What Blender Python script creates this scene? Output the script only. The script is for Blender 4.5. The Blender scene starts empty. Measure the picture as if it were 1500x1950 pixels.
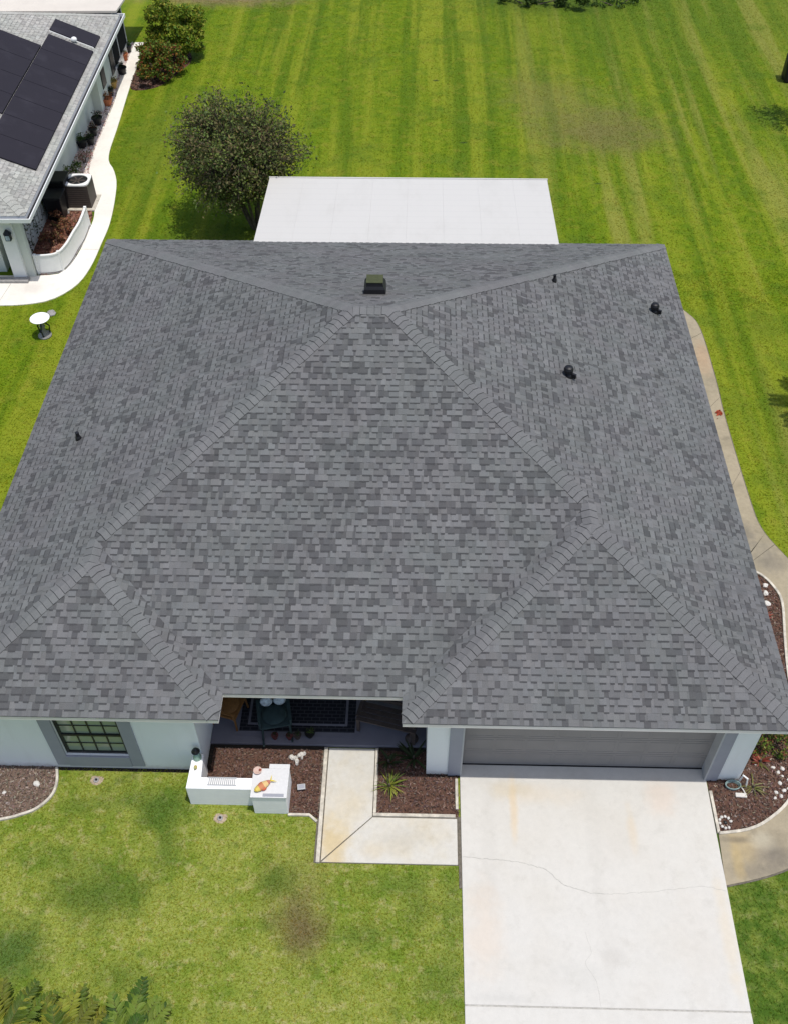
import bpy, math, random
import numpy as np
from mathutils import Vector, Matrix
random.seed(7)
R = math.radians
sc = bpy.context.scene
COL = sc.collection

# ---------------------------------------------------------------- camera, sky, sun, exposure
cam_d = bpy.data.cameras.new('camera'); cam = bpy.data.objects.new('camera', cam_d); COL.objects.link(cam)
PT, YW, RL = 0.82507, -0.030534, -0.00777
fw = Vector((math.sin(YW)*math.cos(PT), math.cos(YW)*math.cos(PT), -math.sin(PT)))
rt = Vector((math.cos(YW), -math.sin(YW), 0)); up = rt.cross(fw)
r2 = math.cos(RL)*rt + math.sin(RL)*up; u2 = -math.sin(RL)*rt + math.cos(RL)*up
m = Matrix((r2, u2, -fw)).transposed().to_4x4(); m.translation = Vector((8.406, -11.624, 18.492))
cam.matrix_world = m
cam_d.sensor_fit = 'VERTICAL'; cam_d.sensor_height = 24; cam_d.lens = 24*1930.39/1950
cam_d.clip_start = 0.1; cam_d.clip_end = 2000
sc.camera = cam

TO_SUN = Vector((0.20, -0.13, 1.0)).normalized()
w = bpy.data.worlds.new('World'); sc.world = w; w.use_nodes = True
wn = w.node_tree.nodes; sky = wn.new('ShaderNodeTexSky'); sky.sky_type = 'NISHITA'; sky.sun_disc = False
sky.sun_elevation = math.asin(TO_SUN.z); sky.sun_rotation = math.atan2(TO_SUN.x, TO_SUN.y)
sky.air_density = 1.0; sky.dust_density = 2.0
w.node_tree.links.new(sky.outputs[0], wn['Background'].inputs[0]); wn['Background'].inputs[1].default_value = 0.15
sl = bpy.data.lights.new('sun', 'SUN'); sl.energy = 3.4; sl.angle = R(0.6); sl.color = (1.0, 0.965, 0.91)
so = bpy.data.objects.new('sun', sl); COL.objects.link(so); so.rotation_euler = TO_SUN.to_track_quat('Z', 'Y').to_euler()
so.location = (8, 4, 40)
sc.view_settings.view_transform = 'Standard'; sc.view_settings.look = 'None'
sc.view_settings.exposure = 0.0; sc.view_settings.gamma = 1.0

# ---------------------------------------------------------------- node helpers
class NT:
    def __init__(s, name):
        s.m = bpy.data.materials.new(name); s.m.use_nodes = True
        s.n = s.m.node_tree.nodes; s.l = s.m.node_tree.links; s.b = s.n['Principled BSDF']
        s.tc = s.n.new('ShaderNodeTexCoord').outputs['Object']
    def lk(s, a, b): s.l.new(a, b)
    def val(s, sock, v):
        if isinstance(v, bpy.types.NodeSocket): s.lk(v, sock)
        elif v is not None:
            if hasattr(sock.default_value, '__len__') and len(sock.default_value) == 4 and len(v) == 3: v = (*v, 1)
            sock.default_value = v
    def mapp(s, scale=(1, 1, 1), loc=(0, 0, 0), v=None):
        k = s.n.new('ShaderNodeMapping'); s.lk(v or s.tc, k.inputs[0]); k.inputs['Scale'].default_value = scale; k.inputs['Location'].default_value = loc
        return k.outputs[0]
    def noise(s, scale, detail=3, rough=.55, v=None, dist=0):
        k = s.n.new('ShaderNodeTexNoise'); s.lk(v or s.tc, k.inputs['Vector']); k.inputs['Scale'].default_value = scale
        k.inputs['Detail'].default_value = detail; k.inputs['Roughness'].default_value = rough; k.inputs['Distortion'].default_value = dist
        return k.outputs[0]
    def rng(s, x, a, b, c=0., d=1., smooth=True):
        k = s.n.new('ShaderNodeMapRange'); k.interpolation_type = 'SMOOTHSTEP' if smooth else 'LINEAR'
        s.lk(x, k.inputs[0])
        for i, q in enumerate((a, b, c, d)): k.inputs[i+1].default_value = q
        return k.outputs[0]
    def math(s, op, a, b=None, c=None):
        k = s.n.new('ShaderNodeMath'); k.operation = op
        for i, q in enumerate((a, b, c)):
            if q is not None: s.val(k.inputs[i], q)
        return k.outputs[0]
    def mix(s, f, a, b, mode='MIX'):
        k = s.n.new('ShaderNodeMix'); k.data_type = 'RGBA'; k.blend_type = mode
        s.val(k.inputs[0], f); s.val(k.inputs[6], a); s.val(k.inputs[7], b)
        return k.outputs[2]
    def xyz(s):
        k = s.n.new('ShaderNodeSeparateXYZ'); s.lk(s.tc, k.inputs[0]); return k.outputs
    def attr(s, name='Col'):
        k = s.n.new('ShaderNodeAttribute'); k.attribute_name = name; return k.outputs['Color']
    def bump(s, h, strength=.3, dist=.02):
        k = s.n.new('ShaderNodeBump'); s.lk(h, k.inputs['Height']); k.inputs['Strength'].default_value = strength; k.inputs['Distance'].default_value = dist
        s.lk(k.outputs[0], s.b.inputs['Normal'])
    def blob(s, x, y, rx, ry, soft=.95, wob=.42):
        """0..1 mask round a spot of ground, its rim broken by noise"""
        v = s.mapp((1/rx, 1/ry, 0), (-x/rx, -y/ry, 0))
        k = s.n.new('ShaderNodeVectorMath'); k.operation = 'LENGTH'; s.lk(v, k.inputs[0])
        d = s.math('ADD', k.outputs['Value'], s.math('MULTIPLY', s.math('SUBTRACT', s.wobn, .5), wob*4))
        return s.rng(d, 1+soft*.45, max(0, 1-soft), 0, 1)
    def out(s, col, rough=.8, spec=.3, metal=0):
        s.val(s.b.inputs['Base Color'], col); s.val(s.b.inputs['Roughness'], rough)
        s.b.inputs['Specular IOR Level'].default_value = spec; s.b.inputs['Metallic'].default_value = metal
        return s.m

def simple(name, c, rough=.7, var=.12, scale=6, spec=.3, metal=0, bump=0, bscale=60):
    t = NT(name); n = t.noise(scale, 4)
    f = t.rng(n, .3, .7, 1-var, 1+var, False)
    k = t.n.new('ShaderNodeVectorMath'); k.operation = 'SCALE'; k.inputs[0].default_value = c; t.lk(f, k.inputs['Scale'])
    if bump: t.bump(t.noise(bscale, 3), bump, .01)
    return t.out(k.outputs[0], rough, spec, metal)

def attr_mat(name, rough=.8, spec=.2, transl=0, grain=0, gscale=120):
    t = NT(name); c = t.attr()
    if grain:
        f = t.rng(t.noise(gscale, 3, .7), .25, .75, 1-grain, 1+grain, False)
        k = t.n.new('ShaderNodeVectorMath'); k.operation = 'SCALE'; t.lk(c, k.inputs[0]); t.lk(f, k.inputs['Scale']); c = k.outputs[0]
    t.out(c, rough, spec)
    if transl:
        tr = t.n.new('ShaderNodeBsdfTranslucent'); t.lk(c, tr.inputs[0]); ms = t.n.new('ShaderNodeMixShader'); ms.inputs[0].default_value = transl
        o = t.n['Material Output']; t.lk(t.b.outputs[0], ms.inputs[1]); t.lk(tr.outputs[0], ms.inputs[2]); t.lk(ms.outputs[0], o.inputs[0])
    return t.m

def lawn_mat(name, blades=False):
    t = NT(name); t.wobn = t.noise(1.1, 5, .65)
    X, Y, Z = t.xyz()
    n1 = t.noise(.55, 4, .6); n2 = t.noise(2.6, 4, .65); n3 = t.noise(22, 4, .7); n4 = t.noise(75, 3, .75)
    # front lawn: dry yellowish with green patches
    fr = t.mix(t.rng(n2, .3, .7), (.120, .182, .016), (.205, .235, .040))
    fr = t.mix(t.math('MULTIPLY', t.rng(n1, .42, .62), .7), fr, (.235, .262, .050))
    fr = t.mix(t.math('MULTIPLY', t.rng(t.noise(4.5, 5, .7, v=t.mapp(loc=(2, 8, 0))), .50, .66), .75), fr, (.310, .295, .115))
    fr = t.mix(t.math('MULTIPLY', t.rng(t.noise(3.2, 5, .7, v=t.mapp(loc=(9, 1, 0))), .52, .68), .55), fr, (.095, .150, .022))
    fr = t.mix(t.math('MULTIPLY', t.rng(t.noise(1.3, 4, .7, v=t.mapp(loc=(7, 3, 0))), .57, .72), .6), fr, (.075, .118, .017))
    # back lawn: greener, mown in stripes running away from the house
    bk = t.mix(t.rng(n2, .3, .7), (.090, .152, .002), (.140, .190, .005))
    st = t.noise(1.0, 3, .6, v=t.mapp((1.0, .04, 1)), dist=.1)
    bk = t.mix(t.math('MULTIPLY', t.rng(st, .44, .60), .8), bk, (.190, .222, .014))
    st2 = t.noise(1.0, 3, .6, v=t.mapp((1.15, .045, 1), (31, 4, 0)), dist=.1)
    bk = t.mix(t.math('MULTIPLY', t.rng(st2, .47, .63), .8), bk, (.066, .122, .002))
    bk = t.mix(t.math('MULTIPLY', t.rng(t.noise(1.6, 5, .7, v=t.mapp(loc=(3, 17, 0))), .50, .68), .45), bk, (.205, .195, .022))
    bk = t.mix(t.math('MULTIPLY', t.rng(t.noise(.9, 4, .7, v=t.mapp(loc=(13, 7, 0))), .52, .66), .4), bk, (.055, .115, .003))
    # worn tan streaks towards the right
    st3 = t.noise(1.0, 3, .55, v=t.mapp((.9, .04, 1), (12, 9, 0)), dist=.15)
    m3 = t.math('MULTIPLY', t.rng(st3, .50, .64), t.rng(X, 10, 15, 0, .62))
    bk = t.mix(t.math('MULTIPLY', t.math('MULTIPLY', t.rng(X, 9, 17), t.rng(Y, 27, 36)), .55), bk, (.075, .125, .008))
    bk = t.mix(m3, bk, (.215, .210, .045))
    bk = t.mix(t.math('MULTIPLY', t.rng(n1, .52, .68), .5), bk, (.070, .125, .007))
    c = t.mix(t.rng(Y, -1.5, 1.5), fr, bk)
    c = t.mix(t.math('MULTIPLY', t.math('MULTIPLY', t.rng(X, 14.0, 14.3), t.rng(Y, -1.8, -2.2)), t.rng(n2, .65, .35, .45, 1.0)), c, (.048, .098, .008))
    for (x, y, rx, ry, k, col) in [
        (15.3, 25.3, 2.6, 1.9, .8, (.135, .118, .040)), (13.2, 28.4, 1.9, 2.2, .5, (.16, .145, .04)), (14.5, 26.6, 2.6, 2.6, .4, (.15, .145, .04)), (6.48, -4.75, .5, .62, .9, (.125, .095, .045)),
        (6.3, -4.1, .7, .8, .35, (.17, .14, .06)),
        (2.7, -4.25, .95, .6, .75, (.055, .105, .014)), (3.5, -2.65, .6, .55, .8, (.050, .105, .013)), (3.75, -3.3, .35, .6, .6, (.055, .11, .015)), (2.0, -3.6, 1.0, .35, .4, (.07, .125, .02)), (2.9, -2.4, 1.0, .3, .45, (.07, .125, .02)), (8.2, -3.95, .9, .25, .5, (.08, .14, .02)), (9.15, -4.6, .2, 1.2, .4, (.07, .13, .02)), (1.35, -5.3, .8, .6, .8, (.050, .10, .020)),
        (5.95, -3.9, .45, .3, .7, (.065, .11, .015)), (8.6, -4.4, .4, .5, .6, (.07, .12, .015)), (1.9, -2.5, .5, .25, .5, (.06, .11, .015)),
        (7.6, -4.9, .5, .25, .5, (.07, .12, .02)), (9.0, -5.7, .5, .5, .45, (.07, .12, .02)), (3.3, -5.7, .7, .3, .5, (.07, .12, .02)),
        (11.7, 18.2, .5, .35, .8, (.03, .07, .006)), (21.6, 26.5, 1.5, 1.0, .6, (.05, .10, .006)), (18.7, 13.2, .9, .9, .5, (.06, .11, .006)),  # dark patch at far right paints the outside tree's shadow
        (-.6, 38.3, 4.2, 1.3, .9, (.19, .13, .075)), (14.5, 37.6, 4.5, 1.6, .6, (.045, .085, .01)), (-1.5, 24.5, 1.6, 4.5, .4, (.08, .12, .012)), (2.0, 17.6, 2.0, .9, .5, (.05, .08, .01)), (9.0, 29.5, .12, .07, .9, (.03, .05, .01)), (10.0, 24.3, .14, .07, .9, (.03, .05, .01)), (14.7, 21.4, .18, .06, .8, (.03, .05, .01))]:  # patch left of the olive trunk deepens the tree's shadow in turf colour
        c = t.mix(t.math('MULTIPLY', t.blob(x, y, rx, ry), k), c, col)
    f = t.math('MULTIPLY', t.rng(n3, .25, .75, .66, 1.36, False), t.rng(n4, .25, .75, .72, 1.28, False))
    k = t.n.new('ShaderNodeVectorMath'); k.operation = 'SCALE'; t.lk(c, k.inputs[0]); t.lk(f, k.inputs['Scale']); c = k.outputs[0]
    if blades:
        c = t.mix(1.0, c, t.attr(), 'MULTIPLY')
    else:
        t.bump(n4, .5, .02)
    m = t.out(c, .85, .15)
    if blades:
        tr = t.n.new('ShaderNodeBsdfTranslucent'); t.lk(c, tr.inputs[0]); ms = t.n.new('ShaderNodeMixShader'); ms.inputs[0].default_value = .45
        t.lk(t.b.outputs[0], ms.inputs[1]); t.lk(tr.outputs[0], ms.inputs[2]); t.lk(ms.outputs[0], t.n['Material Output'].inputs[0])
    return m

def concrete_mat(name, base, stains=(), dirt=(.30, .26, .19), dk=.4, cloud=.08, edge=0):
    t = NT(name); t.wobn = t.noise(2.3, 5, .65)
    n1 = t.noise(.9, 5, .6); n2 = t.noise(9, 4, .65); n3 = t.noise(90, 3, .7)
    c = t.mix(t.math('MULTIPLY', t.rng(n1, .42, .68), dk), base, dirt)
    c = t.mix(t.math('MULTIPLY', t.rng(t.noise(38, 4, .75), .60, .72), .35), c, tuple(q*.7 for q in dirt))
    c = t.mix(t.math('MULTIPLY', t.rng(t.noise(3.1, 5, .7, v=t.mapp(loc=(5, 1, 0))), .52, .70), dk*.7), c, tuple(q*.8 for q in dirt))
    for (x, y, rx, ry, k, col) in stains: c = t.mix(t.math('MULTIPLY', t.blob(x, y, rx, ry, .8), k), c, col)
    f = t.math('MULTIPLY', t.rng(n2, .25, .75, 1-cloud, 1+cloud, False), t.rng(n3, .2, .8, .93, 1.07, False))
    k = t.n.new('ShaderNodeVectorMath'); k.operation = 'SCALE'; t.lk(c, k.inputs[0]); t.lk(f, k.inputs['Scale'])
    t.bump(n3, .25, .01)
    return t.out(k.outputs[0], .85, .25)

M = {}
M['lawn'] = lawn_mat('lawn_turf'); M['blade'] = lawn_mat('grass_blades', True)
rust = (.60, .47, .30)
M['drive'] = concrete_mat('driveway_concrete', (.56, .54, .495), [(9.9, -3.0, .16, 2.2, .16, (.40, .38, .34)), (11.9, -3.4, .16, 2.6, .13, (.40, .38, .34)), (12.0, -5.2, .22, .16, .22, (.35, .32, .28)), (13.6, -4.9, .5, 1.2, .2, (.52, .47, .40)),
    (10.40, -2.35, .09, .75, .6, rust), (10.9, -2.1, .9, .25, .22, rust), (12.65, -2.8, .10, .55, .35, rust), (13.3, -2.1, .35, .4, .28, (.62, .45, .33)),
    (9.75, -4.8, .35, .9, .32, (.60, .47, .35)), (10.3, -2.0, .55, .18, .35, (.50, .42, .28)), (14.1, -4.8, .15, 1.2, .3, (.60, .48, .30)), (11.3, -5.5, .6, .25, .25, (.45, .44, .40)),
    (12.3, -3.1, .5, .5, .22, (.50, .47, .42)), (10.0, -5.9, .6, .12, .3, (.42, .41, .38))], (.52, .49, .43), .35, .04)
M['walk'] = concrete_mat('path_concrete', (.54, .52, .47), [(6.95, -3.2, .35, .6, .75, (.52, .40, .20)), (7.1, -2.5, .5, .5, .4, (.52, .43, .27)),
    (8.3, -3.1, .5, .25, .35, (.40, .38, .33)), (7.7, -3.3, .3, .2, .35, (.50, .40, .24))], (.50, .43, .30), .45, .07)
M['side'] = concrete_mat('weathered_concrete', (.33, .28, .195), [(14.7, -3.1, .3, .4, .4, (.42, .31, .14)), (14.9, -3.55, .5, .2, .5, (.16, .14, .11)), (15.4, -3.1, .3, .4, .5, (.20, .17, .12)),
    (16.6, 4.2, .5, .6, .5, (.20, .18, .14)), (16.6, 11.6, .3, .8, .35, (.42, .24, .13)), (14.55, -3.3, .12, .5, .45, (.44, .33, .15)), (15.2, -3.3, .35, .25, .6, (.13, .115, .10)), (14.6, -2.95, .3, .08, .6, (.14, .12, .09)), (15.1, -2.95, .25, .2, .4, (.48, .44, .34)), (16.4, 4.9, .3, .4, .6, (.15, .135, .11)), (16.9, 4.0, .35, .3, .5, (.17, .15, .12))], (.22, .19, .13), .55, .10)
M['ncon'] = concrete_mat('pale_concrete', (.74, .71, .64), [(-3.6, 14.7, .4, .3, .3, (.45, .40, .36))], (.60, .52, .47), .3, .03)
M['curb'] = simple('kerb_concrete', (.50, .46, .385), .85, .28, 9)
M['joint'] = simple('joint_grime_and_shade', (.13, .115, .09), .9, .3, 20)
M['crack'] = simple('crack_grime', (.40, .385, .35), .9, .2, 20)
def shingle_mat():
    t = NT('asphalt_shingles'); c = t.attr()
    f = t.math('MULTIPLY', t.rng(t.noise(90, 3, .7), .25, .75, .76, 1.24, False), t.rng(t.noise(.55, 5, .65), .3, .7, .93, 1.07, False))
    f = t.math('MULTIPLY', f, t.rng(t.noise(1.0, 4, .6, v=t.mapp((3.0, .5, 1))), .3, .7, .95, 1.05, False))
    k = t.n.new('ShaderNodeVectorMath'); k.operation = 'SCALE'; t.lk(c, k.inputs[0]); t.lk(f, k.inputs['Scale'])
    h = t.mix(t.rng(t.noise(.8, 3, .6, v=t.mapp(loc=(4, 4, 4))), .38, .62), (1.014, .996, 1.008), (.984, 1.006, .992))
    t.bump(t.noise(140, 3, .7), .4, .01)
    return t.out(t.mix(1.0, k.outputs[0], h, 'MULTIPLY'), .92, .15)
M['shingle'] = shingle_mat()
M['chips'] = attr_mat('bark_chips', .95, .1)
M['stones'] = attr_mat('stones', .8, .2)
M['leaf'] = attr_mat('leaves', .6, .25, .3)
M['bark'] = simple('tree_bark', (.10, .08, .06), .95, .3, 8, bump=.5)
M['mulch'] = simple('mulch_soil', (.085, .052, .036), .95, .35, 18, bump=.8, bscale=50)
M['wallwhite'] = simple('white_stucco', (.80, .83, .83), .8, .03, 2, bump=.25, bscale=80)
M['trimgrey'] = simple('grey_trim_paint', (.30, .31, .35), .6, .04, 3)
M['jamb'] = simple('grey_jamb_paint', (.40, .41, .42), .6, .04, 3)
M['fascia'] = simple('pale_fascia_metal', (.74, .70, .68), .5, .05, 3)
M['soffit'] = simple('soffit_paint', (.5, .5, .5), .7, .04, 3)
M['door'] = simple('garage_door_paint', (.22, .21, .205), .55, .05, 2)
M['dark'] = simple('dark_frame', (.018, .02, .02), .4, .1, 4)
M['black'] = simple('black_plastic', (.012, .012, .014), .45, .15, 6)
M['glass'] = NT('window_glass').out((.26, .31, .23), .10, .7)  # green base colour stands in for the reflected lawn
M['pglass'] = NT('dark_glass').out((.02, .022, .026), .35, .3)
M['screen'] = NT('insect_mesh').out((.018, .02, .022), .9, .1)
M['whitemetal'] = simple('white_roof_panel', (.53, .515, .485), .55, .025, 1.2)
M['cream'] = simple('cream_roof_membrane', (.60, .55, .48), .7, .06, .8)
M['nwall'] = simple('off_white_stucco', (.62, .64, .58), .8, .05, 2)
M['bright'] = simple('bright_white_render', (.86, .86, .86), .7, .03, 4)
def patio_mat():
    t = NT('white_roof_panel'); wv = t.n.new('ShaderNodeTexWave'); wv.bands_direction = 'Y'; wv.inputs['Scale'].default_value = .9; t.lk(t.mapp((.02, 1, 1)), wv.inputs[0])
    c = t.mix(t.math('MULTIPLY', t.rng(wv.outputs[1], .90, .99), .22), (.53, .515, .485), (.46, .45, .43))
    c = t.mix(t.math('MULTIPLY', t.rng(t.noise(1.1, 5, .7, v=t.mapp((1, .5, 1))), .48, .75), .4), c, (.45, .435, .40))
    c = t.mix(t.math('MULTIPLY', t.rng(t.noise(26, 4, .8), .66, .74), .5), c, (.30, .28, .24)); return t.out(c, .55, .3)
M['whitemetal'] = patio_mat()
def stucco_mat():
    t = NT('white_stucco_splashed'); X, Y, Z = t.xyz(); n_ = t.noise(7, 4, .7)
    m_ = t.math('MULTIPLY', t.rng(t.math('ADD', Z, t.math('MULTIPLY', n_, .25)), .34, .12), .55)
    c = t.mix(m_, (.80, .825, .82), (.42, .38, .32)); c = t.mix(t.math('MULTIPLY', t.rng(t.noise(1.5, 4, .6, v=t.mapp((3, 3, .5))), .5, .75), .15), c, (.6, .6, .57))
    t.bump(t.noise(70, 4, .7), .5, .01); return t.out(c, .85, .2)
M['wallwhite'] = stucco_mat()
M['white'] = simple('white_paint', (.76, .76, .74), .6, .03, 4)
M['porch'] = simple('porch_paint', (.145, .145, .175), .7, .08, 3)
M['terra'] = simple('terracotta', (.42, .14, .06), .8, .15, 20)
M['oxblood'] = simple('dark_red_pot', (.10, .03, .03), .7, .15, 20)
M['ochre'] = simple('ochre_pot', (.40, .25, .07), .8, .15, 20)
M['tan'] = simple('tan_metal', (.075, .06, .052), .6, .08, 6)
M['wood'] = simple('dark_wood', (.06, .046, .042), .6, .2, 12)
M['wicker'] = simple('brown_wicker', (.18, .085, .025), .7, .25, 40)
M['cushion'] = simple('pale_cushion', (.40, .46, .50), .9, .45, 14)
M['teal'] = simple('dark_green_cloth', (.026, .046, .048), .9, .2, 8)
M['sand'] = simple('bare_sand', (.34, .27, .19), .95, .3, 25)
M['rock'] = simple('white_rock', (.60, .57, .52), .85, .12, 14)
M['greyrock'] = simple('grey_rock', (.27, .26, .25), .9, .2, 14)
M['olive'] = simple('vent_top_tarnish', (.055, .062, .025), .6, .15, 12)

# rug: woven bands
def rug_mat():
    t = NT('woven_rug'); br = t.n.new('ShaderNodeTexBrick'); br.inputs['Scale'].default_value = 3; br.inputs['Mortar Size'].default_value = .03; t.lk(t.tc, br.inputs[0])
    c = t.mix(br.outputs['Fac'], (.016, .017, .023), (.045, .047, .056)); return t.out(c, .95, .1)
M['rug'] = rug_mat()
def panel_mat():
    t = NT('solar_mat'); wv = t.n.new('ShaderNodeTexWave'); wv.bands_direction = 'X'; wv.inputs['Scale'].default_value = 16; t.lk(t.tc, wv.inputs[0])
    c = t.mix(t.rng(wv.outputs[1], .2, .8), (.019, .017, .023), (.028, .025, .033))
    c = t.mix(t.math('MULTIPLY', t.rng(t.noise(1.4, 3, .6), .5, .75), .5), c, (.040, .037, .047)); t.bump(wv.outputs[1], .2, .01)
    return t.out(c, .7, .15)
M['panel'] = panel_mat()

# ---------------------------------------------------------------- mesh builder
class MB:
    def __init__(s): s.v = []; s.f = []; s.c = []; s.hc = False; s.col = (1, 1, 1)
    def add(s, vs, fs, col=None):
        o = len(s.v); s.v += [tuple(q) for q in vs]; s.f += [[i+o for i in f] for f in fs]
        if col is not None: s.hc = True
        s.c += [col or s.col]*len(fs); return s
    def box(s, x0, x1, y0, y1, z0, z1, col=None, rz=0, tilt=None):
        vs = [(x, y, z) for z in (z0, z1) for x, y in ((x0, y0), (x1, y0), (x1, y1), (x0, y1))]
        if rz:
            cx, cy = (x0+x1)/2, (y0+y1)/2; c, q = math.cos(rz), math.sin(rz)
            vs = [(cx+(x-cx)*c-(y-cy)*q, cy+(x-cx)*q+(y-cy)*c, z) for x, y, z in vs]
        return s.add(vs, [(0, 3, 2, 1), (4, 5, 6, 7), (0, 1, 5, 4), (1, 2, 6, 5), (2, 3, 7, 6), (3, 0, 4, 7)], col)
    def prism(s, poly, z0, z1, col=None):
        n = len(poly); a = sum(poly[i][0]*poly[(i+1) % n][1]-poly[(i+1) % n][0]*poly[i][1] for i in range(n))
        if a < 0: poly = poly[::-1]
        vs = [(x, y, z0) for x, y in poly]+[(x, y, z1) for x, y in poly]
        return s.add(vs, [list(range(n))[::-1], list(range(n, 2*n))]+[(i, (i+1) % n, (i+1) % n+n, i+n) for i in range(n)], col)
    def tube(s, pts, rs, n=8, col=None, cap=True):
        pts = [Vector(p) for p in pts]
        if not hasattr(rs, '__len__'): rs = [rs]*len(pts)
        vs = []; px = None
        for i, p in enumerate(pts):
            d = (pts[min(i+1, len(pts)-1)]-pts[max(i-1, 0)]).normalized()
            if px is None: px = d.orthogonal().normalized()
            px = (px-d*px.dot(d)).normalized(); py = d.cross(px)
            for k in range(n):
                a = 2*math.pi*k/n; vs.append(p+(px*math.cos(a)+py*math.sin(a))*rs[i])
        fs = [(i*n+k, i*n+(k+1) % n, (i+1)*n+(k+1) % n, (i+1)*n+k) for i in range(len(pts)-1) for k in range(n)]
        if cap: fs += [list(range(n))[::-1], list(range(len(vs)-n, len(vs)))]
        return s.add(vs, fs, col)
    def lathe(s, prof, x=0, y=0, z=0, n=20, col=None):
        vs = [(x+r*math.cos(2*math.pi*k/n), y+r*math.sin(2*math.pi*k/n), z+h) for r, h in prof for k in range(n)]
        fs = [(i*n+k, i*n+(k+1) % n, (i+1)*n+(k+1) % n, (i+1)*n+k) for i in range(len(prof)-1) for k in range(n)]
        fs += [list(range(n))[::-1], list(range(len(vs)-n, len(vs)))]
        return s.add(vs, fs, col)
    def ell(s, c, r, n=12, m=8, wob=0, rz=0, col=None, seed=0):
        rr = random.Random(seed or (len(s.v)+1)); vs = []
        for i in range(1, m):
            for k in range(n):
                th = math.pi*i/m; a = 2*math.pi*k/n; q = 1+rr.uniform(-wob, wob)
                x, y, z = r[0]*math.sin(th)*math.cos(a)*q, r[1]*math.sin(th)*math.sin(a)*q, r[2]*math.cos(th)*q
                vs.append((c[0]+x*math.cos(rz)-y*math.sin(rz), c[1]+x*math.sin(rz)+y*math.cos(rz), c[2]+z))
        t = len(vs); vs += [(c[0], c[1], c[2]+r[2]), (c[0], c[1], c[2]-r[2])]
        fs = [(i*n+k, (i+1)*n+k, (i+1)*n+(k+1) % n, i*n+(k+1) % n) for i in range(m-2) for k in range(n)]
        fs += [(t, k, (k+1) % n) for k in range(n)]+[(t+1, (m-2)*n+(k+1) % n, (m-2)*n+k) for k in range(n)]
        return s.add(vs, fs, col)
    def blade(s, base, ang, length, width, rise, droop, col, seg=5, fold=.25):
        """one long leaf: rises from base, arches over"""
        d = Vector((math.cos(ang), math.sin(ang), 0)); sd = Vector((-d.y, d.x, 0)); vs = []
        for i in range(seg+1):
            t = i/seg; p = Vector(base)+d*(length*t*math.cos(rise*(1-t*.5)))+Vector((0, 0, length*(math.sin(rise)*t-droop*t*t)))
            wd = width*.5*math.sin(math.pi*min(.97, .12+t*.88))**.7*(1 if t < 1 else .1)
            vs += [p-sd*wd+Vector((0, 0, wd*fold)), p, p+sd*wd+Vector((0, 0, wd*fold))]
        fs = []
        for i in range(seg):
            a = i*3; fs += [(a, a+3, a+4, a+1), (a+1, a+4, a+5, a+2)]
        return s.add(vs, fs, col)
    def leaf(s, p, size, col, rnd=random):
        n = Vector((rnd.gauss(0, 1), rnd.gauss(0, 1), rnd.gauss(0, 1)+.7)).normalized(); a = n.orthogonal().normalized()
        a = (Matrix.Rotation(rnd.uniform(0, 6.28), 3, n) @ a); b = n.cross(a); p = Vector(p)
        q = size*rnd.uniform(.7, 1.3); return s.add([p-a*q*.5, p+b*q*.28+n*q*.05, p+a*q*.5, p-b*q*.28+n*q*.05], [(0, 1, 2, 3)], col)
    def build(s, name, mat, parent=None, bevel=0, smooth=False, org=None):
        me = bpy.data.meshes.new(name); o = bpy.data.objects.new(name, me); COL.objects.link(o)
        g = Vector((0, 0, 0)) if org is None else Vector(org)
        if org is None and parent is not None and 'org' in ORG.get(parent.name, {}): g = Vector(ORG[parent.name]['org'])
        vs = [(x-g.x, y-g.y, z-g.z) for x, y, z in s.v]
        me.from_pydata(vs, [], s.f); me.materials.append(M[mat] if isinstance(mat, str) else mat)
        if s.hc:
            ca = me.color_attributes.new('Col', 'FLOAT_COLOR', 'CORNER'); arr = []
            for p, c in zip(me.polygons, s.c): arr += [c[0], c[1], c[2], 1.0]*p.loop_total
            ca.data.foreach_set('color', arr)
        if smooth: me.polygons.foreach_set('use_smooth', [True]*len(me.polygons))
        if parent is not None: o.parent = parent; ORG[o.name] = ORG.get(parent.name, {})
        elif org is not None: o.location = g; ORG[o.name] = {'org': tuple(g)}
        if bevel:
            b = o.modifiers.new('bevel', 'BEVEL'); b.width = bevel; b.segments = 2; b.limit_method = 'ANGLE'
        return o
ORG = {}
def tag(o, label=None, cat=None, group=None, kind=None):
    for k, v in (('label', label), ('category', cat), ('group', group), ('kind', kind)):
        if v: o[k] = v
    return o
def thing(name, label, cat, loc=(0, 0, 0), group=None, world=True):
    """Empty at the base. world=True: its parts are given in world coordinates"""
    o = bpy.data.objects.new(name, None); COL.objects.link(o); o.location = loc; o.empty_display_size = .2
    ORG[o.name] = {'org': tuple(loc)} if world else {}
    return tag(o, label, cat, group)
def copy_tree(o, parent=None):
    c = o.copy(); COL.objects.link(c)
    if parent is not None: c.parent = parent
    for ch in [q for q in bpy.data.objects if q.parent == o]: copy_tree(ch, c)
    return c
def jit(c, a=.2, rnd=random):
    k = 1+rnd.uniform(-a, a); return tuple(max(0, q*k*(1+rnd.uniform(-a*.3, a*.3))) for q in c)
def inside(x, y, poly):
    r = False; n = len(poly); j = n-1
    for i in range(n):
        xi, yi = poly[i]; xj, yj = poly[j]
        if (yi > y) != (yj > y) and x < (xj-xi)*(y-yi)/(yj-yi)+xi: r = not r
        j = i
    return r
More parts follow.
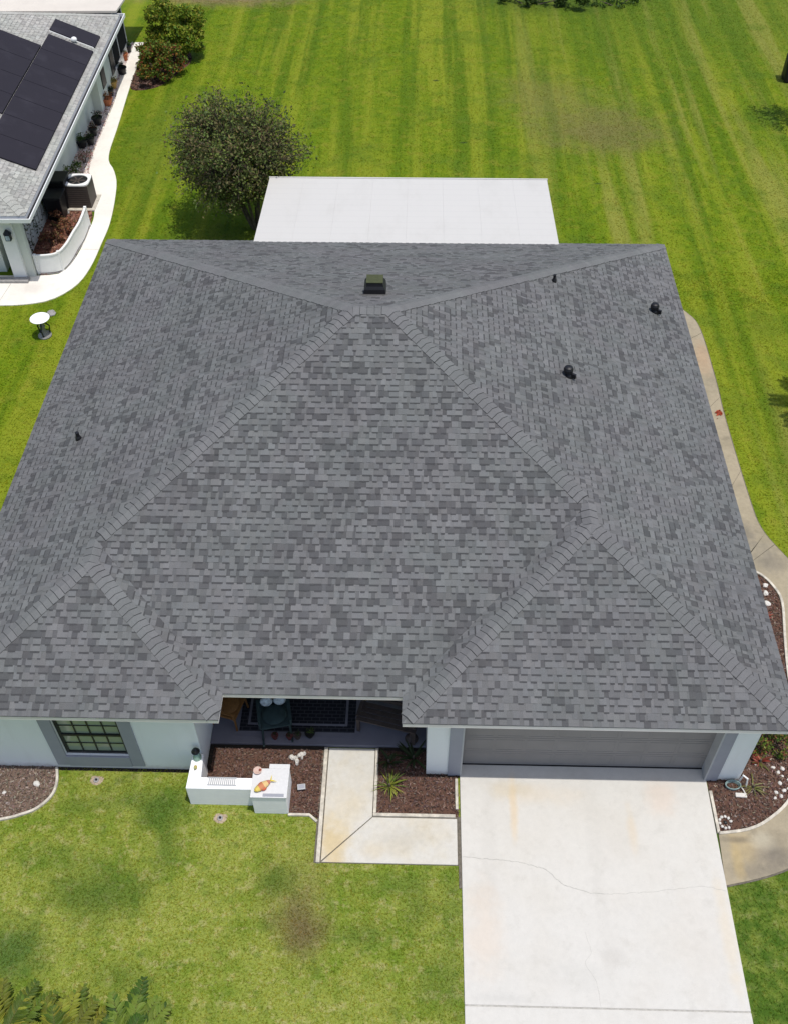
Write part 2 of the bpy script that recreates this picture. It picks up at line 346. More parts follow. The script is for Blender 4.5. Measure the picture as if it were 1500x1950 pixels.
def smooth_line(pts, n=6, closed=False):
    out = []; k = len(pts)
    for i in range(k if closed else k-1):
        g = lambda j: Vector(pts[j % k] if closed else pts[max(0, min(k-1, j))])
        a, b, c, d = g(i-1), g(i), g(i+1), g(i+2)
        for q in range(n):
            t = q/n; out.append(tuple(.5*((2*b)+(c-a)*t+(2*a-5*b+4*c-d)*t*t+(3*b-a-3*c+d)*t**3)))
    if not closed: out.append(tuple(pts[-1]))
    return out
def strip(mb, line, w0, w1, z0, z1, col=None):
    """a band following a ground line between offsets w0 and w1 (left positive)"""
    L = []; Rr = []; n = len(line)
    for i in range(n):
        a = Vector(line[max(0, i-1)]); b = Vector(line[min(n-1, i+1)]); d = (b-a).normalized(); nn = Vector((-d.y, d.x))
        p = Vector(line[i]); L.append(p+nn*w1); Rr.append(p+nn*w0)
    for i in range(n-1):
        q = [Rr[i], Rr[i+1], L[i+1], L[i]]
        vs = [(p.x, p.y, z0) for p in q]+[(p.x, p.y, z1) for p in q]
        mb.add(vs, [(4, 5, 6, 7), (0, 1, 5, 4), (2, 3, 7, 6), (1, 2, 6, 5), (3, 0, 4, 7), (3, 2, 1, 0)], col)

# ---------------------------------------------------------------- ground, drive, paths, beds
# house plan (metres)
L, RR, BK, F, FW, W1, W2, S, HE = -0.474, 15.318, 13.5, -1.533, -2.085, 4.932, 8.223, 0.421, 2.566
WX0, WX1, WYF, WYB = -0.07, 14.91, -1.69, 13.08

g = MB(); n = 60
xs = [-400, -120, -40]+[-20+i for i in range(0, 61, 2)]+[70, 140, 400]; ys = [-400, -120, -40]+[-14+i for i in range(0, 61, 2)]+[80, 160, 400]
vs = [(x, y, 0) for y in ys for x in xs]; nx = len(xs)
g.add(vs, [(j*nx+i, j*nx+i+1, (j+1)*nx+i+1, (j+1)*nx+i) for j in range(len(ys)-1) for i in range(nx-1)])
tag(g.build('lawn', 'lawn'), 'mown green lawn round the houses', None, None, 'structure')

drive = [(9.37, -1.62), (9.37, -30), (14.24, -30), (14.27, -1.62)]
d = MB()
d.prism([(9.375, -1.45), (9.375, -6.02), (14.235, -6.02), (14.265, -1.45)], -.1, .035)
d.prism([(9.375, -6.045), (9.375, -14), (14.19, -14), (14.235, -6.045)], -.1, .035)
d.box(9.36, 14.27, -13, -2, -.08, .018, (1, 1, 1)) if False else None
dr = tag(d.build('driveway', 'drive', bevel=.008), 'pale concrete driveway in front of the garage', None, None, 'structure')
jj = MB(); jj.box(9.378, 14.232, -6.0445, -6.0205, -.05, .020); jj.build('joint', 'crack', dr)
cr = MB(); rnd = random.Random(3)
ctrl = smooth_line([(9.40, -3.40), (9.9, -3.44), (10.38, -3.48), (10.75, -3.56), (10.96, -3.64), (11.15, -3.82), (11.32, -3.93), (11.79, -4.05), (12.3, -4.04), (12.96, -3.98), (13.74, -3.88), (14.22, -3.94)], 8)
ctrl = [(x, y+rnd.uniform(-.012, .012)) for x, y in ctrl]
strip(cr, ctrl[:60], -.006, .006, .0352, .0366); strip(cr, ctrl[59:], -.003, .003, .0352, .0366)
c2 = smooth_line([(11.55, -4.75), (11.62, -5.1), (11.50, -5.3), (11.66, -5.6), (11.69, -6.0)], 6)
strip(cr, [(x+rnd.uniform(-.008, .008), y) for x, y in c2], -.002, .002, .0352, .0366)
cr.build('crack', 'crack', dr)

# front path: an L of two slabs with a mitred joint and raised kerb edges
p = MB()
p.prism([(6.735, -1.16), (7.665, -1.16), (7.665, -2.63), (6.735, -3.535)], -.1, .03)
p.prism([(7.675, -2.645), (9.30, -2.645), (9.30, -3.56), (6.745, -3.56)], -.1, .03)
pa = tag(p.build('front_path', 'walk', bevel=.006), 'L shaped pale concrete path from the driveway to the porch', None, None, 'structure')
k = MB(); k.box(6.64, 6.715, -3.58, -1.16, -.1, .06); k.box(7.68, 7.74, -2.56, -1.16, -.1, .06); k.box(7.68, 9.27, -2.625, -2.562, -.1, .06)
k.box(9.275, 9.33, -2.45, -1.8, -.1, .06)
k.build('path_kerb', 'curb', pa, bevel=.008)
j = MB(); j.box(6.60, 9.36, -3.57, -2.6, -.05, .012); j.box(6.6, 7.76, -2.6, -1.15, -.05, .012); j.box(9.32, 9.372, -4.0, -2.6, -.05, .016); j.build('joint', 'joint', pa)

# right-hand path round the house corner, weathered
inner = [(14.30, -2.80), (14.86, -2.71), (15.30, -2.50), (15.81, -2.05), (16.15, -1.3), (16.35, -.4), (16.45, .77), (16.60, 1.74), (16.78, 2.77), (16.70, 3.22), (16.48, 3.58), (16.1, 3.85), (15.82, 4.4), (15.82, 13.0), (15.6, 14.0), (15.0, 14.8)]
outer = [(14.24, -3.84), (15.05, -3.64), (15.7, -3.36), (16.5, -2.75), (17.15, -1.8), (17.5, -.6), (17.7, .77), (17.85, 2.0), (17.72, 3.1), (17.25, 4.11), (16.85, 5.02), (16.76, 6.07), (16.74, 9.0), (16.79, 10.77), (16.76, 13.07), (16.44, 13.92), (15.6, 15.2)]
IN = smooth_line(inner, 5); OU = smooth_line(outer, 5)
sp = MB(); side_poly = IN+OU[::-1]; 
na = 90
def resample(l, n):
    d = [0]; 
    for a, b in zip(l, l[1:]): d.append(d[-1]+math.dist(a, b))
    out = []; i = 0
    for q in range(n):
        t = d[-1]*q/(n-1)
        while i < len(d)-2 and d[i+1] < t: i += 1
        u = (t-d[i])/(d[i+1]-d[i]+1e-9); out.append((l[i][0]+(l[i+1][0]-l[i][0])*u, l[i][1]+(l[i+1][1]-l[i][1])*u))
    return out
# arc-length pairing per stretch, so slabs run square to the path
IA = resample(IN[:61], 61)+resample(IN[60:], 60)[1:]; OA = resample(OU[:56], 61)+resample(OU[55:], 60)[1:]
cuts = {16, 34, 52, 66, 84, 102}
for i in range(len(IA)-1):
    a0, a1, b0, b1 = (Vector(q) for q in (IA[i], IA[i+1], OA[i], OA[i+1]))
    if i in cuts: a0 = a0.lerp(a1, .09); b0 = b0.lerp(b1, .09)
    sp.add([(a0.x, a0.y, .028), (a1.x, a1.y, .028), (b1.x, b1.y, .028), (b0.x, b0.y, .028), (a0.x, a0.y, -.05), (a1.x, a1.y, -.05), (b1.x, b1.y, -.05), (b0.x, b0.y, -.05)],
           [(3, 2, 1, 0), (0, 1, 5, 4), (2, 3, 7, 6), (1, 2, 6, 5), (3, 0, 4, 7)])
spo = tag(sp.build('side_path', 'side'), 'weathered tan concrete path curving round the right side of the house', None, None, 'structure')
gg = MB(); strip(gg, OA, -.03, .0, -.05, .010)  # groove along the outer edge, darkened as shade under overhanging grass
for i in range(len(IA)-1): 
    gg.add([(IA[i][0], IA[i][1], .012), (IA[i+1][0], IA[i+1][1], .012), (OA[i+1][0], OA[i+1][1], .012), (OA[i][0], OA[i][1], .012)], [(3, 2, 1, 0)])
gg.build('joint', 'joint', spo)

# neighbour's white path
n_out = smooth_line([(-3.55, 33.0), (-3.50, 31.0), (-3.42, 29.0), (-3.20, 25.5), (-3.04, 23.0), (-2.62, 22.0), (-2.30, 20.9), (-2.03, 18.7), (-2.03, 17.2), (-2.08, 15.9), (-2.30, 14.9), (-2.87, 14.15), (-3.6, 13.88), (-4.41, 13.80), (-7, 13.7), (-12, 13.7)], 6)
n_in = smooth_line([(-4.05, 33.0), (-4.0, 31.0), (-3.90, 29.0), (-3.76, 27.6), (-3.70, 25.5), (-3.66, 23.4), (-3.50, 21.9), (-3.0, 20.6), (-2.66, 19.0), (-2.62, 18.2), (-2.66, 16.6), (-2.9, 15.62), (-3.4, 15.42), (-4.0, 15.40), (-7, 15.35), (-12, 15.3)], 6)
a = resample(n_out, 90); b = resample(n_in, 90); np_ = MB()
for i in range(89):
    np_.add([(a[i][0], a[i][1], .028), (a[i+1][0], a[i+1][1], .028), (b[i+1][0], b[i+1][1], .028), (b[i][0], b[i][1], .028), (a[i][0], a[i][1], -.05), (a[i+1][0], a[i+1][1], -.05)],
            [(0, 3, 2, 1), (0, 1, 5, 4)])
npo = tag(np_.build('garden_path', 'ncon'), "white concrete path curving round the neighbouring house", None, None, 'structure')
jj = MB(); jj.box(-4.42, -4.405, 13.82, 15.36, .0282, .031, rz=-.1); jj.box(-3.05, -2.06, 16.9, 16.912, .0282, .031); jj.build('joint', 'crack', npo)
n_poly = a+b[::-1]

# planting beds
bedL = [(-.6, -1.69)]+[(1.25, -1.69)]+smooth_line([(1.25, -1.72), (1.33, -2.03), (1.30, -2.32), (1.09, -2.58), (.81, -2.72), (.43, -2.83), (-.6, -3.0)], 6)
bedM = [(4.30, -1.13), (6.64, -1.13), (6.64, -2.72), (6.45, -2.58), (5.45, -2.58), (5.45, -2.40), (4.30, -2.40)]
bedM2 = [(7.74, -1.10), (9.33, -1.10), (9.33, -2.6), (7.74, -2.6)]
bedR = [(14.28, -1.72), (14.28, -2.80)]+IN[1:66]+[(14.9, 4.3), (14.9, -1.6)]
bedN = [(-3.72, 15.5), (-3.4, 15.45), (-2.95, 15.7), (-2.7, 16.6), (-2.66, 18.2), (-2.72, 19.0), (-3.4, 20.7), (-4.3, 20.7), (-4.3, 15.5)]
bedB = smooth_line([(-3.35, 28.6), (-2.7, 28.5), (-2.1, 29.0), (-1.6, 30.2), (-1.3, 31.2), (-1.6, 32.2), (-2.4, 32.6), (-3.3, 32.2), (-3.45, 30.0)], 5, True)
def bed(name, poly, cols, dens, size, label, mat='mulch', z=.008, excl=None, seed=1, top=.01, shape='chip'):
    rnd = random.Random(seed); mb = MB(); mb.prism(poly, -.03, z, cols[0])
    x0, x1 = min(q[0] for q in poly), max(q[0] for q in poly); y0, y1 = min(q[1] for q in poly), max(q[1] for q in poly)
    for i in range(int(dens*(x1-x0)*(y1-y0))):
        x, y = rnd.uniform(x0, x1), rnd.uniform(y0, y1)
        if not inside(x, y, poly): continue
        c = jit(rnd.choice(cols), .35, rnd); s = size*rnd.uniform(.5, 1.5)
        if shape == 'chip':
            a = rnd.uniform(0, 3.14); dx, dy = Vector((math.cos(a), math.sin(a)))*s, Vector((-math.sin(a), math.cos(a)))*s*.38
            t1, t2 = rnd.uniform(-.4, .4)*s, rnd.uniform(-.4, .4)*s; zz = z+top+rnd.uniform(0, .02)
            vs = [(x-dx[0]-dy[0], y-dx[1]-dy[1], zz-t1-t2), (x+dx[0]-dy[0], y+dx[1]-dy[1], zz+t1-t2), (x+dx[0]+dy[0], y+dx[1]+dy[1], zz+t1+t2), (x-dx[0]+dy[0], y-dx[1]+dy[1], zz-t1+t2)]
            mb.add([(p[0], p[1], max(p[2], z+.002)) for p in vs], [(0, 1, 2, 3)], c)
        else:
            mb.ell((x, y, z+s*.2), (s*.6, s*.45, s*.4), 6, 4, .15, rnd.uniform(0, 3), c)
    return tag(mb.build(name, 'chips'), label, None, None, 'stuff')
br = [(.105, .058, .042), (.135, .078, .060), (.075, .045, .036), (.050, .032, .028), (.19, .13, .105), (.12, .085, .075)]
grb = [(.15, .105, .08), (.20, .15, .12), (.10, .07, .055), (.26, .21, .17)]
bed('mulch', bedL, grb, 1200, .018, 'faded brown bark mulch in the bed under the left window', seed=2)
bed('mulch', bedM, br, 1200, .018, 'red brown bark mulch between the low white wall and the path', seed=3)
bed('mulch', bedM2, br, 1200, .018, 'red brown bark mulch between the path and the driveway', seed=4)
bed('mulch', bedR, br+br+grb, 950, .018, 'brown bark mulch in the curved bed right of the garage', seed=5)
bed('mulch', bedN, [(.22, .10, .07), (.28, .15, .11), (.14, .07, .05)], 500, .035, 'reddish mulch behind the curved white fence', seed=6)
bed('mulch', bedB, br, 300, .035, 'brown mulch under the bushes beside the neighbouring house', seed=7)
kb = MB(); strip(kb, smooth_line([(1.25, -1.72), (1.33, -2.03), (1.30, -2.32), (1.09, -2.58), (.81, -2.72), (.43, -2.83), (-.6, -3.0)], 6), 0, .05, -.02, .05)
strip(kb, [(6.03, -2.60), (6.45, -2.60), (6.62, -2.74)], -.05, 0.0, -.02, .05)
strip(kb, IN[:64], -.055, 0.0, -.02, .055)
kb.box(14.275, 14.33, -2.82, -1.95, -.02, .055)
tag(kb.build('kerb', 'curb', bevel=.008), 'narrow pale concrete kerbs along the planting beds', None, None, 'structure')

ss = MB(); ss.box(-.3, 4.09, -1.765, -1.69, -.02, .004); ss.box(8.7, 9.36, -1.76, -1.69, -.02, .011); ss.box(4.30, 6.63, -1.20, -1.131, -.02, .045); ss.box(7.75, 8.7, -1.20, -1.131, -.02, .045); ss.box(4.301, 4.38, -1.70, -1.20, -.02, .04); tag(ss.build('eave_shade_strip', simple('eave_shade_dark', (.02, .016, .012), .95, .2, 20)), 'narrow dark strip painted as eave shadow along the foot of the front wall', None, None, 'structure')  # dark strips laid where the eave shadow falls on ground and porch edge
# neighbour gravel strip with pale pink stones
grav = [(-4.3, 20.75), (-3.45, 20.75), (-3.50, 21.9), (-3.68, 23.4), (-3.72, 25.5), (-3.78, 27.6), (-3.92, 29.0), (-4.02, 31.0), (-4.08, 33.0), (-4.5, 33.0)]
bed('gravel', grav, [(.62, .52, .48), (.55, .42, .38), (.70, .64, .60), (.36, .24, .20)], 260, .05, 'pale pink gravel strip along the neighbouring house wall', seed=8, shape='stone')

# ---------------------------------------------------------------- grass blades (one mass)
def grass():
    rng = np.random.default_rng(5); polys = [drive, [(6.62, -1.1), (7.75, -1.1), (7.75, -2.6), (9.4, -2.6), (9.4, -3.58), (6.62, -3.58)], side_poly, n_poly, bedL, bedM, bedM2, bedR, bedN, bedB, grav,
             [(WX0, WYF), (WX1, WYF), (WX1, WYB), (WX0, WYB)], [(4.08, -2.46), (5.38, -2.46), (5.38, -2.63), (6.07, -2.63), (6.07, -1.6), (4.08, -1.6)],
             [(-15, 15.3), (-3.7, 15.4), (-4.2, 33.5), (-15, 33.5)], [(3.6, 13), (12.4, 13), (12.4, 17.2), (3.6, 17.2)]]
    P = []
    for (x0, x1, y0, y1, dens, sz) in [(-.5, 9.5, -8, -1.5, 1500, .034), (14, 19, -8, 4, 700, .036), (-5, 0, 4, 14, 450, .045), (15, 22, 4, 16, 420, .045), (-4.3, 26, 14, 39.5, 300, .05)]:
        n = int((x1-x0)*(y1-y0)*dens); q = np.column_stack([rng.uniform(x0, x1, n), rng.uniform(y0, y1, n), np.full(n, sz)]); P.append(q)
    P = np.vstack(P); keep = np.ones(len(P), bool)
    for poly in polys:
        a = np.array(poly); r = np.zeros(len(P), bool); jx = len(a)-1
        for i in range(len(a)):
            xi, yi = a[i]; xj, yj = a[jx]
            if yi != yj:
                c = ((yi > P[:, 1]) != (yj > P[:, 1])) & (P[:, 0] < (xj-xi)*(P[:, 1]-yi)/(yj-yi)+xi); r ^= c
            jx = i
        keep &= ~r
    P = P[keep]; n = len(P); an = rng.uniform(0, 2*np.pi, n); la = rng.uniform(0, 2*np.pi, n); s = P[:, 2]*rng.uniform(.5, 1.4, n)
    wv = s*.28; ln = s*rng.uniform(.6, 1.5, n)
    V = np.zeros((n, 3, 3)); V[:, 0, 0] = P[:, 0]-np.cos(an)*wv; V[:, 0, 1] = P[:, 1]-np.sin(an)*wv; V[:, 1, 0] = P[:, 0]+np.cos(an)*wv; V[:, 1, 1] = P[:, 1]+np.sin(an)*wv
    V[:, 2, 0] = P[:, 0]+np.cos(la)*ln; V[:, 2, 1] = P[:, 1]+np.sin(la)*ln; V[:, :2, 2] = .001; V[:, 2, 2] = s*rng.uniform(.12, .42, n)
    nz = np.cross(V[:, 1]-V[:, 0], V[:, 2]-V[:, 0])[:, 2] < 0; V[nz] = V[nz][:, [1, 0, 2]]
    me = bpy.data.meshes.new('grass'); me.vertices.add(3*n); me.vertices.foreach_set('co', V.reshape(-1)); me.loops.add(3*n); me.loops.foreach_set('vertex_index', np.arange(3*n, dtype=np.int32))
    me.polygons.add(n); me.polygons.foreach_set('loop_start', np.arange(0, 3*n, 3, dtype=np.int32)); me.update(calc_edges=True)
    ca = me.color_attributes.new('Col', 'FLOAT_COLOR', 'CORNER'); b = rng.uniform(.85, 1.35, n); y = rng.uniform(.85, 1.25, n); c = np.column_stack([b*y, b, b*.6, np.ones(n)])
    ca.data.foreach_set('color', np.repeat(c, 3, 0).reshape(-1)); me.materials.append(M['blade'])
    o = bpy.data.objects.new('grass', me); COL.objects.link(o); tag(o, 'short mown grass blades on the lawns', None, None, 'stuff')
    print('blades', n)
grass()

# ---------------------------------------------------------------- shingled roofs
def clip(poly, region):
    """convex clip, region counter-clockwise"""
    out = poly; n = len(region)
    for i in range(n):
        ax, ay = region[i]; bx, by = region[(i+1) % n]; inp = out; out = []
        if not inp: return []
        sd = lambda p: (bx-ax)*(p[1]-ay)-(by-ay)*(p[0]-ax)
        for j in range(len(inp)):
            p, q = inp[j-1], inp[j]; a, b = sd(p), sd(q)
            if (a >= 0) != (b >= 0):
                t = a/(a-b); out.append((p[0]+(q[0]-p[0])*t, p[1]+(q[1]-p[1])*t))
            if b >= 0: out.append(q)
    return out if len(out) > 2 else []
def ccw(poly):
    n = len(poly); a = sum(poly[i][0]*poly[(i+1) % n][1]-poly[(i+1) % n][0]*poly[i][1] for i in range(n)); return poly if a > 0 else poly[::-1]
LIGHT = (.137, .1385, .1385); MID = (.119, .1205, .1205); DARK = (.086, .0865, .088); LINE = (.062, .0625, .064)
def shingle_face(mb, polys, e0, e1, inward, he, s, rnd, light=LIGHT, mid=MID, dark=DARK, line=LINE, exp=.122, dd=.15):
    """polys: convex plan regions; eave runs e0->e1; inward: unit plan vector up the slope"""
    e0 = Vector(e0); e1 = Vector(e1); u = (e1-e0).normalized(); iv = Vector(inward); polys = [ccw(p) for p in polys]
    allp = [q for p in polys for q in p]; D = [(Vector(q)-e0).dot(iv) for q in allp]; U = [(Vector(q)-e0).dot(u) for q in allp]
    umin, umax, dmax = min(U), max(U), max(D)
    flip = (u.x*iv.y-u.y*iv.x) < 0
    def put(u0, u1, d0, d1, z0, z1, col):
        q = [e0+u*a+iv*b for a, b in ((u0, d0), (u1, d0), (u1, d1), (u0, d1))]; q = [(p.x, p.y) for p in q]
        if flip: q = q[::-1]
        for reg in polys:
            c = clip(q, reg)
            if not c: continue
            vs = []
            for p in c:
                d = (Vector(p)-e0).dot(iv); t = (d-d0)/(d1-d0); vs.append((p[0], p[1], he+s*d+z0+(z1-z0)*t))
            mb.add(vs, [list(range(len(vs)))], col)
    k = 0; d = 0.0; tone = 0; ph = [rnd.uniform(0, 6) for _ in range(3)]
    while d < dmax:
        uu = umin-rnd.uniform(0, .3); d1 = d+exp
        # butt edge of the course
        put(umin, umax, d-.0005, d+.003, -.004, .008, mid)
        tooth = False; run = 0
        while uu < umax:
            tooth = not tooth
            wd = rnd.choice((rnd.uniform(.07, .14), rnd.uniform(.10, .22))) if tooth else rnd.uniform(.045, .12)
            tone = .5*tone+rnd.gauss(0, .05)
            pd = dd*(.8+.45*max(0, math.sin(uu*1.1+ph[0])*math.sin(d*1.4+ph[1])+.35*math.sin(uu*3.7+d*2.9+ph[2])))
            if run > 0: base = dark; run -= 1
            elif rnd.random() < pd: base = dark; run = 1 if rnd.random() < .3 else 0
            else: base = light if (tooth or rnd.random() < .5) else mid
            z = .013 if tooth else .008
            k_ = 1+tone*.9+rnd.uniform(-.08, .08); hue = rnd.uniform(-.012, .012)
            c = (base[0]*(k_+hue), base[1]*k_, base[2]*(k_-hue))
            
            put(uu, uu+wd, d+.001, d1+.002, z, z-.007, c)
            if tooth and rnd.random() < .86: put(uu+.004, uu+wd-.004, d-.028*rnd.uniform(.7, 1.1), d+.0008, .0115, .0085, line)
            uu += wd
        d = d1; k += 1
def hip_caps(mb, P0, P1, rnd, s=S, half=.158, k=math.cos(math.pi/4), light=(.143, .1445, .1445), line=(.060, .061, .062), exp=.14):
    """P0 low end, P1 high end (x,y,z); k: plan fall factor to either side"""
    P0 = Vector(P0); P1 = Vector(P1); P0 = P0+(P1-P0).normalized()*half*.9*(k < .99); d2 = Vector((P1.x-P0.x, P1.y-P0.y)).normalized(); nn = Vector((-d2.y, d2.x, 0))
    n = max(1, int((P1-P0).length/exp)); drop = s*k
    for i in range(n):
        a = P0.lerp(P1, i/n); b = P0.lerp(P1, (i+1.05)/n); w_ = half*rnd.uniform(.95, 1.05)
        kk = rnd.uniform(.95, 1.08); c = tuple(q*kk for q in light)
        for sg in (1, -1):
            oa, ob = nn*(w_*sg), nn*(w_*sg); up_a, up_b = .026+rnd.uniform(-.003, .004), .015
            v = [a+Vector((0, 0, up_a)), a+oa+Vector((0, 0, up_a-drop*w_)), b+ob+Vector((0, 0, up_b-drop*w_)), b+Vector((0, 0, up_b))]
            f = (0, 1, 2, 3) if sg < 0 else (3, 2, 1, 0)
            mb.add(v, [f], c)
            # outer edge and butt, darkened to draw the shadow line under each cap
            e = [v[1], v[1]-Vector((0, 0, .03)), v[2]-Vector((0, 0, .02)), v[2]]; mb.add(e, [(0, 1, 2, 3) if sg < 0 else (3, 2, 1, 0)], line)
            t = (P0-P1).normalized()*.013
            q = [v[0]+t-Vector((0, 0, .015)), v[1]+t-Vector((0, 0, .015)), v[1]+t*.05, v[0]+t*.05]; mb.add(q, [(0, 1, 2, 3) if sg < 0 else (3, 2, 1, 0)], line)

house = thing('house', 'white stuccoed house with large dark grey shingled hip roof', 'house', (7.4, 6, 0))
rnd = random.Random(11); rf = MB()
H = (BK-F)/2; wl = (W1-L)/2; vr = (RR-W2)/2; RZ = HE+S*H
A1 = (L+H, F+H); A2 = (RR-H, F+H)
LA = (L+wl, F+wl); LB = (L+wl, FW+wl); RA = (RR-vr, F+vr); RB = (RR-vr, FW+vr)
shingle_face(rf, [[(L, BK), (RR, BK), A2, A1]], (L, BK), (RR, BK), (0, -1), HE, S, rnd)
shingle_face(rf, [[(L, BK), A1, (L, F)], [(L, F), LA, LB, (L, FW)]], (L, BK), (L, FW), (1, 0), HE, S, rnd)
shingle_face(rf, [[(RR, BK), A2, (RR, F)], [(RR, F), RA, RB, (RR, FW)]], (RR, BK), (RR, FW), (-1, 0), HE, S, rnd)
shingle_face(rf, [[A1, A2, RA, (W2, F), (W1, F), LA]], (W1, F), (W2, F), (0, 1), HE, S, rnd, dd=.25)
shingle_face(rf, [[(L, FW), (W1, FW), LB]], (L, FW), (W1, FW), (0, 1), HE, S, rnd, dd=.20)
shingle_face(rf, [[(W2, FW), (RR, FW), RB]], (W2, FW), (RR, FW), (0, 1), HE, S, rnd, dd=.17)
shingle_face(rf, [[(W1, FW), (W1, F), LA, LB]], (W1, F), (W1, FW), (-1, 0), HE, S, rnd)
shingle_face(rf, [[(W2, FW), (W2, F), RA, RB]], (W2, F), (W2, FW), (1, 0), HE, S, rnd)
# solid deck under the shingles
def deck(mb, faces, he, s, col=DARK):
    for poly, e, iv in faces:
        poly = ccw(poly); vs = [(x, y, he-.012+s*((x-e[0])*iv[0]+(y-e[1])*iv[1])) for x, y in poly]; mb.add(vs, [list(range(len(vs)))], col)
deck(rf, [([(L, BK), (RR, BK), A2, A1], (L, BK), (0, -1)), ([(L, BK), A1, LA, (L, F)], (L, BK), (1, 0)), ([(L, F), LA, LB, (L, FW)], (L, BK), (1, 0)),
          ([(RR, BK), A2, RA, (RR, F)], (RR, BK), (-1, 0)), ([(RR, F), RA, RB, (RR, FW)], (RR, BK), (-1, 0)), ([A1, A2, RA, (W2, F), (W1, F), LA], (W1, F), (0, 1)),
          ([(L, FW), (W1, FW), LB], (L, FW), (0, 1)), ([(W2, FW), (RR, FW), RB], (W2, FW), (0, 1)), ([(W1, FW), (W1, F), LA, LB], (W1, F), (-1, 0)), ([(W2, FW), (W2, F), RA, RB], (W2, F), (1, 0))], HE, S)
roof = rf.build('roof', 'shingle', house)
zt = lambda d: HE+S*d
def caps(name, segs):
    mb = MB()
    for a, b in segs:
        hip_caps(mb, a, b, rnd)
    return mb.build(name, 'shingle', roof)
for seg in [((L, BK, HE), (*A1, RZ)), ((RR, BK, HE), (*A2, RZ)), ((*LA, zt(wl)), (*A1, RZ)), ((*RA, zt(vr)), (*A2, RZ)), ((L, FW, HE), (*LB, zt(wl))), ((RR, FW, HE), (*RB, zt(vr))),
            ((W1, FW, HE), (*LB, zt(wl))), ((W2, FW, HE), (*RB, zt(vr)))]: caps('hip_cap', [seg])
for a_, b_ in (((*A1, RZ), (*A2, RZ)), ((*LB, zt(wl)), (*LA, zt(wl))), ((*RB, zt(vr)), (*RA, zt(vr)))): mb = MB(); hip_caps(mb, a_, b_, rnd, k=1.0); mb.build('ridge_cap', 'shingle', roof)

# fascia + soffit following the eave outline
eave = [(L, FW), (W1, FW), (W1, F), (W2, F), (W2, FW), (RR, FW), (RR, BK), (L, BK)]
fa = MB()
def offs(poly, o):
    out = []; n = len(poly)
    for i in range(n):
        a, b, c = Vector(poly[i-1]), Vector(poly[i]), Vector(poly[(i+1) % n]); d0 = (b-a).normalized(); d1 = (c-b).normalized()
        n0 = Vector((-d0.y, d0.x)); n1 = Vector((-d1.y, d1.x)); out.append(tuple(b+(n0+n1)*o))
    return out
def ring(mb, po, pi, z0, z1):
    n = len(po); vs = [(*p, z) for z in (z0, z1) for p in po]+[(*p, z) for z in (z0, z1) for p in pi]; fs = []
    for i in range(n):
        j = (i+1) % n; fs += [(i, j, n+j, n+i), (2*n+j, 2*n+i, 3*n+i, 3*n+j), (n+i, n+j, 3*n+j, 3*n+i), (j, i, 2*n+i, 2*n+j)]
    mb.add(vs, fs)
ring(fa, offs(eave, .012), offs(eave, .04), HE-.125, HE-.012)
fa.build('fascia', 'fascia', house)
sf = MB(); sf.prism(offs(eave, .035), HE-.12, HE-.11); sf.build('soffit', 'soffit', house)
# walls
TOP = HE-.121
wall = MB()
wall.prism([(WX0, WYF), (1.58, WYF), (1.58, WYF+.10), (2.84, WYF+.10), (2.84, WYF), (4.30, WYF), (4.30, 1.2), (8.70, 1.2), (8.70, WYF), (9.37, WYF), (9.37, -1.44), (14.25, -1.44), (14.25, WYF), (WX1, WYF), (WX1, WYB), (WX0, WYB)], 0.0, TOP)
wall.box(1.58, 2.84, WYF, WYF+.10, 0, .50); wall.box(1.58, 2.84, WYF, WYF+.10, 1.88, TOP); wall.box(9.37, 14.25, WYF+.002, -1.44, 2.14, TOP)
wa = wall.build('wall', 'wallwhite', house)
# grey surround of the garage opening
t = MB(); t.box(9.13, 9.372, WYF-.025, WYF+.002, .0, TOP); t.box(14.248, 14.47, WYF-.025, WYF+.002, .0, TOP); t.box(9.372, 14.248, WYF-.025, WYF+.002, 2.12, TOP); t.build('garage_trim', 'trimgrey', house)
for a_, b_ in ((9.370, 9.40), (14.215, 14.249)): t = MB(); t.box(a_, b_, WYF-.028, -1.44, 0.04, 2.14); t.build('door_jamb', 'jamb', house)
gd = MB(); gd.box(9.40, 14.215, -1.462, -1.44, .04, 2.14)
for r_ in range(4):
    for c_ in range(8):
        x0 = 9.45+c_*.595; z0 = .10+r_*.52; 
        for (a0, a1, b0, b1) in ((x0, x0+.54, z0, z0+.018), (x0, x0+.54, z0+.37, z0+.388), (x0, x0+.018, z0+.018, z0+.37), (x0+.522, x0+.54, z0+.018, z0+.37)): gd.box(a0, a1, -1.4655, -1.462, b0, b1)
    gd.box(9.40, 14.215, -1.466, -1.462, .04+r_*.525+.508, .04+r_*.525+.522)
gdo = gd.build('garage_door', 'door', house)
sl_ = MB(); sl_.box(9.40, 14.215, -1.48, -1.462, .036, .062); sl_.build('door_seal', 'black', gdo)
